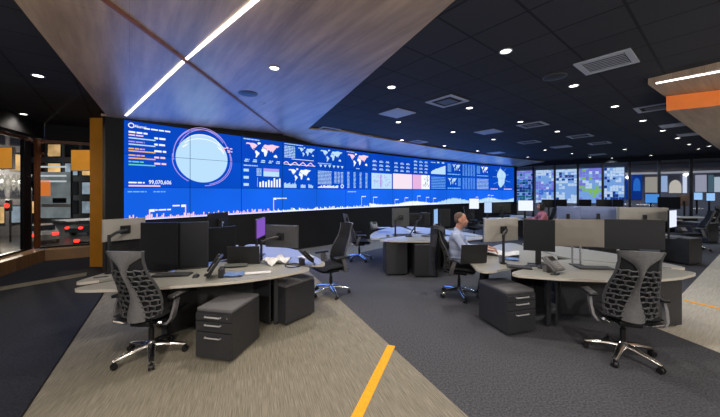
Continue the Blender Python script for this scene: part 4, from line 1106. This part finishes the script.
def person(loc, rz, label, top, hairm, hairkind, lean=.06, headturn=0.0, reach=.42, bottoms=trouser):
    o = thing('person', loc, rz, label, 'person')
    hip = .56
    sh = Vector((0, -.06 + lean, hip + .47)); nk = sh + Vector((0, .02, .07)); hd = sh + Vector((0, .06, .215))
    torso = lambda g: [ell((0, -.06, hip + .02), (.18 + g, .14 + g, .13 + g)), ell((0, -.06 + lean * .25, hip + .14), (.165 + g, .13 + g, .15 + g)), ell((0, -.055 + lean * .6, hip + .28), (.175 + g, .125 + g, .16 + g)), ell((0, -.06 + lean, hip + .39), (.185 + g, .115 + g, .10 + g)), ell((.11, sh.y, sh.z - .03), (.09 + g, .075 + g, .065 + g)), ell((-.11, sh.y, sh.z - .03), (.09 + g, .075 + g, .065 + g))]
    arms = []; hands = []
    for s_ in (-1, 1):
        S0 = Vector((s_ * .195, sh.y, sh.z - .045)); E_ = Vector((s_ * .235, sh.y + .15, hip + .20)); Wr = Vector((s_ * .12, sh.y + reach, hip + .245))
        arms.append((S0, E_, Wr)); hands += hand(Wr, (-s_ * .25, 1, -.08), s_ * -1)
    A_ = lambda g, t1=1.0: [f for (a, b, c) in arms for f in (cap(tuple(a), tuple(b), .056 + g, .043 + g), cap(tuple(b), tuple(b + (c - b) * t1), .043 + g, .031 + g * .8))]
    legs = lambda g, e=1.0: [f for s_ in (-1, 1) for f in (cap((s_ * .09, -.04, hip - .01), (s_ * .13, .40, hip - .03), .085 + g, .06 + g), cap((s_ * .13, .40, hip - .03), (s_ * .13, .40 - .08 * e, hip - .03 - (hip - .12) * e), .058 + g, .042 + g))]
    feet = lambda g: [f for s_ in (-1, 1) for f in (cap((s_ * .13, .30, .055), (s_ * .14, .46, .04), .042 + g, .034 + g, .8),)]
    Rh = Matrix.Rotation(headturn, 4, 'Z')
    H = lambda x, y, z: tuple(hd + (Rh @ Vector((x, y, z))))
    rotm = Rh
    def e(c, r): return lambda t: t.ball(H(*c), r, 20, rotm)
    head = [e((0, -.01, .035), (.077, .097, .092)), e((0, .025, -.035), (.062, .072, .078)), e((0, .05, -.085), (.036, .034, .03)), e((0, .098, -.02), (.014, .02, .024)), e((0, .086, .012), (.05, .012, .01)),
            e((.076, -.005, -.012), (.012, .022, .034)), e((-.076, -.005, -.012), (.012, .022, .034)), e((.034, .08, -.03), (.022, .016, .02)), e((-.034, .08, -.03), (.022, .016, .02)), e((0, .088, -.066), (.024, .01, .010))]
    neck = [cap(tuple(sh + Vector((0, 0, .0))), tuple(hd + Vector((0, -.015, -.05))), .058, .052)]
    body = remeshed('body', skin, torso(0) + A_(0) + hands + legs(0) + feet(0) + head + neck, .0085, o, 3)
    remeshed('shirt', top, torso(.014) + A_(.012, .93) + [cap(tuple(sh + Vector((0, 0, .0))), tuple(sh + Vector((0, .008, .05))), .07, .064)], .011, o, 4)
    remeshed('trousers', bottoms, legs(.012) + [ell((0, -.06, hip + .0), (.197, .155, .12))], .012, o, 4)
    remeshed('shoes', black, feet(.012), .01, o, 2)
    for s_ in (-1, 1):
        MB().ball(H(s_ * .032, .088, .0), (.013, .008, .008), 10, rotm).build('eye', mat('eye_white', (215, 210, 205), .3), o, True)
        MB().ball(H(s_ * .032, .0945, .0), (.005, .003, .005), 8, rotm).build('pupil', black, o, True)
    MB().ball(H(0, .0985, -.066), (.021, .004, .005), 10, rotm).build('lips', mat('lip', (168, 104, 92), .5), o, True)
    if hairkind == 'short':
        remeshed('hair', hairm, [e((0, -.022, .052), (.0785, .092, .082)), e((0, -.05, .01), (.076, .06, .07))], .009, o, 3)
    else:
        remeshed('hair', hairm, [e((0, -.035, .045), (.098, .10, .10)), e((0, -.06, -.04), (.10, .07, .12)), e((.078, -.01, -.03), (.026, .06, .11)), e((-.078, -.01, -.03), (.026, .06, .11)), e((0, .03, .115), (.07, .05, .03))], .011, o, 3)
    return o
man = person((1.68, 4.94, .03), math.radians(-112), 'seated man in a pale blue shirt looking right at his monitor', shirt_blue, hair_grey, 'short', .01, math.radians(-4), .47)
person((6.2, 10.0, .0), math.radians(80), 'distant woman with dark hair in a pink top, seated facing left', pink_top, hair_dark, 'long', .08, 0, .4)
# jacket over the back of the man's chair
def jk(u, v, k):
    a = (u - .5) * 2; w = .235 + .03 * (1 - v) + .012 * math.sin(v * 9 + a * 4)
    y = -.36 - .075 * (1 - abs(a) ** 2) + .06 * abs(a) ** 2 - k - .03 * (1 - v) + .012 * math.sin(a * 9 + v * 3)
    z = .36 + .80 * v - .05 * abs(a) ** 3 * v
    return Vector((a * w, y, z))
t = MB().grid(lambda u, v: jk(u, v, 0), 16, 16).grid(lambda u, v: jk(u, v, .02), 16, 16)
t.grid(lambda u, v: Vector(((u - .5) * 2 * .215, -.40 + .17 * v, 1.155 - .03 * abs((u - .5) * 2) ** 2 - .05 * v * v + .015 * math.sin(v * PI))), 12, 6)
jo = thing('jacket', chair_p.location, chair_p.rotation_euler.z, 'dark jacket draped over the back of the chair of the seated man', 'jacket')
t.build('jacket_body', mat('jacket_cloth', (36, 37, 44), .95, 0, .3, 90, .4), jo, True)
for s_ in (-1, 1): MB().tube([(s_ * .24, -.36, 1.05), (s_ * .285, -.38, .85), (s_ * .28, -.39, .62), (s_ * .27, -.37, .42)], [.05, .055, .05, .045], 10, .6).build('sleeve', MATS['jacket_cloth'], jo, True)

# ------------------------------------------------------------------ night street outside the left glazing
ST = -2.35
struct(MB().box((-32, 26, ST - .1), (66, 60, .2)).build('street', mat('asphalt', (40, 41, 44), .35, 0, .2, 2)))
lit_w = glow('lit_window_warm', (250, 205, 140), .8, .5, .6); lit_c = glow('lit_window_cool', (180, 200, 215), .6, .5, .6); dark_w = mat('dark_window', (24, 27, 34), .15)
def building(x, y, w, d, h, m, label, nx, nz, rz=0.0, litp=.35, wm=None):
    o = thing('building', (x, y, ST), rz, label, 'building')
    MB().box((0, 0, h / 2), (w, d, h)).build('facade', m, o)
    MB().box((0, 0, h + .15), (w + .3, d + .3, .3)).build('parapet', m, o)
    rnd = random.Random(int(x * 10 + y))
    for i in range(nx):
        for j in range(nz):
            cw_, ch_ = w / nx, (h - 1) / nz; px_ = -w / 2 + (i + .5) * cw_; pz = .8 + (j + .5) * ch_
            m_ = (lit_w if rnd.random() < .55 else lit_c) if rnd.random() < litp else dark_w
            f = MB().box((px_, -d / 2 - .04, pz), (cw_ * .8, .1, ch_ * .72)).build('window', frame_dark, o)
            MB().box((px_, -d / 2 - .1, pz), (cw_ * .72, .03, ch_ * .62)).build('pane', m_, f)
    return o
def outp(px, py, Y): return at(px, py, Y)
building(-34 - .74 * 3.5, 25 + .67 * 3.5, 8, 7, 13, mat('dark_stone', (64, 64, 68), .7), 'dark office building across the street with few lit windows, at far left', 6, 5, .83, .35)
building(-39.2, 43, 9, 8, 11, mat('pale_concrete', (120, 122, 124), .7), 'pale building seen through the corner window with a bright open hall', 4, 4, 0, .5)
building(-26.9, 35.6, 4.6, 6, 10, mat('brown_stone', (84, 62, 50), .7), 'brown building beside the orange column with dark windows', 3, 4, 0, .25)
# lit hall in the pale building
p = outp(54, 192, 37.8); o = thing('lit_hall', (p.x, 37.8, 0), 0, 'bright lobby front with orange wall and white ceiling lines across the street', 'shopfront')
def rect3(nm, x0, x1, y0, y1, m, par, Y, base):
    a, b = at(x0, y1, Y), at(x1, y0, Y)
    return MB().box(((a.x + b.x) / 2 - base.x, Y - base.y, (a.z + b.z) / 2 - base.z), (b.x - a.x, .12, b.z - a.z)).build(nm, m, par)
hb = Vector((p.x, 37.8, 0))
rect3('lobby_back', 38, 71, 172, 218, glow('lobby_grey', (120, 128, 130), .8, .35, .5), o, 37.8, hb)
rect3('orange_wall', 40, 50, 180, 196, glow('lobby_orange', (235, 130, 60), .9), o, 37.6, hb)
for y_ in (175, 180.5, 166): rect3('ceiling_line', 40, 66, y_, y_ + 1.6, glow('lobby_white', (215, 225, 230), .9), o, 37.6, hb)
rect3('lobby_shelf', 42, 70, 204, 207, white_plastic, o, 37.5, hb); rect3('lobby_frame', 71, 72.5, 165, 218, frame_dark, o, 37.5, hb); rect3('dark_counter', 53, 66, 198, 203, dark_w, o, 37.5, hb)
def sign(x0, x1, y0, y1, Y, m, label):
    a, b = at(x0, y1, Y), at(x1, y0, Y); o = thing('lit_sign', ((a.x + b.x) / 2, Y, a.z), 0, label, 'sign')
    MB().box((0, .06, (b.z - a.z) / 2), (b.x - a.x, .2, b.z - a.z), .02).build('sign_box', frame_dark, o); MB().box((0, -.06, (b.z - a.z) / 2), ((b.x - a.x) * .96, .04, (b.z - a.z) * .94)).build('sign_face', m, o)
amber = glow('amber_panel', (225, 150, 52), .8, .12, .5)
sign(-4, 13, 147, 169, 21.0, amber, 'large glowing amber panel seen through the left window')
sign(71.5, 92, 149.5, 171, 29.5, amber, 'large glowing amber panel above the cars beside the orange column')
# white lattice on the left facade
p = at(-4, 190, 21); o = thing('facade_lattice', (p.x, 21.0, p.z), 0, 'row of pale crossed bars below the left amber panel', 'lattice')
for k in range(6):
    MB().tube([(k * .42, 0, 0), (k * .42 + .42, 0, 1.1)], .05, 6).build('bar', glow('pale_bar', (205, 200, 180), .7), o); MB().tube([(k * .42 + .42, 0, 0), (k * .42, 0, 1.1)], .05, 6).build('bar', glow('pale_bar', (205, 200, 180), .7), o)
tail = glow('tail_red', (255, 40, 30), 5); head_l = glow('head_white', (255, 240, 220), 4)
def car(px, py, Y, rz, label, m):
    p = at(px, py, Y); o = thing('car', (p.x, Y + 2.12, ST), rz, label, 'car')
    prof = [(-2.1, .35), (-2.15, .75), (-1.9, .95), (-1.3, 1.0), (-.8, 1.42), (.6, 1.45), (1.3, 1.0), (2.0, .85), (2.15, .5), (2.1, .3)]
    t = MB(); t.loft([[(s_ * (.85 - .18 * (1 if z_ > 1.1 else 0)), x_, z_) for x_, z_ in prof] for s_ in (-1, -.6, .6, 1)]); t.build('car_body', m, o)
    MB().loft([[(s_ * .7, x_, z_) for x_, z_ in [(-1.22, 1.04), (-.84, 1.36), (-.9, 1.4), (-1.3, 1.06)]] for s_ in (-1, 1)]).build('rear_window', dark_w, o)
    for s_ in (-1, 1):
        MB().box((s_ * .62, -2.12, .78), (.34, .12, .2), .04).build('tail_light', tail, o)
        for y_ in (-1.35, 1.35): MB().cyl((s_ * .72, y_, .33), (s_ * .9, y_, .33), .33, .33, 18).build('wheel', black, o)
        MB().box((s_ * .6, 2.1, .62), (.3, .1, .16), .04).build('headlight', head_l, o)
    return o
car(74, 229, 27, 0, 'dark car with two red tail lights outside the corner window', mat('car_grey', (60, 62, 68), .3, .5))
car(86, 241, 19.9, 0, 'red lit car closest to the corner window, low in the street', mat('car_dark', (34, 34, 38), .3, .5))
car(10, 222, 22, .9, 'pale parked car seen low through the left window', mat('car_pale', (150, 152, 155), .3, .5))
for x_ in (.1, 2.4): MB().box((x_, .08, (ST - o.location.z) / 2), (.08, .08, o.location.z - ST)).build('post', frame_dark, o)
p = at(9, 205.5, 24); o = thing('traffic_light', (p.x, 24, ST), 0, 'street signal glowing red seen through the left window', 'traffic light')
MB().cyl((0, .1, 0), (0, .1, p.z - ST + .4), .06).build('pole', black, o); MB().box((0, 0, p.z - ST), (.34, .25, .9), .04).build('signal_head', black, o); MB().ball((0, -.14, p.z - ST), (.2, .08, .2)).build('red_lamp', tail, o, True)
for x_, y_, e_ in ((-22, 18, 1500), (-31, 25, 1800), (-21, 26, 1500)):
    l = bpy.data.lights.new('street_glow', 'POINT'); l.energy = e_; l.color = (1, .9, .75); l.shadow_soft_size = .3
    s_ = bpy.data.objects.new('street_lamp_light', l); COL.objects.link(s_); s_.location = (x_, y_, 3)

# ------------------------------------------------------------------ world and view
w = bpy.data.worlds.new('night'); S.world = w; w.use_nodes = True
w.node_tree.nodes['Background'].inputs['Color'].default_value = (.012, .016, .03, 1); w.node_tree.nodes['Background'].inputs['Strength'].default_value = 1
S.view_settings.view_transform = 'Standard'; S.view_settings.look = 'None'; S.view_settings.gamma = 1; S.view_settings.exposure = 0.0
S.view_settings.use_curve_mapping = False
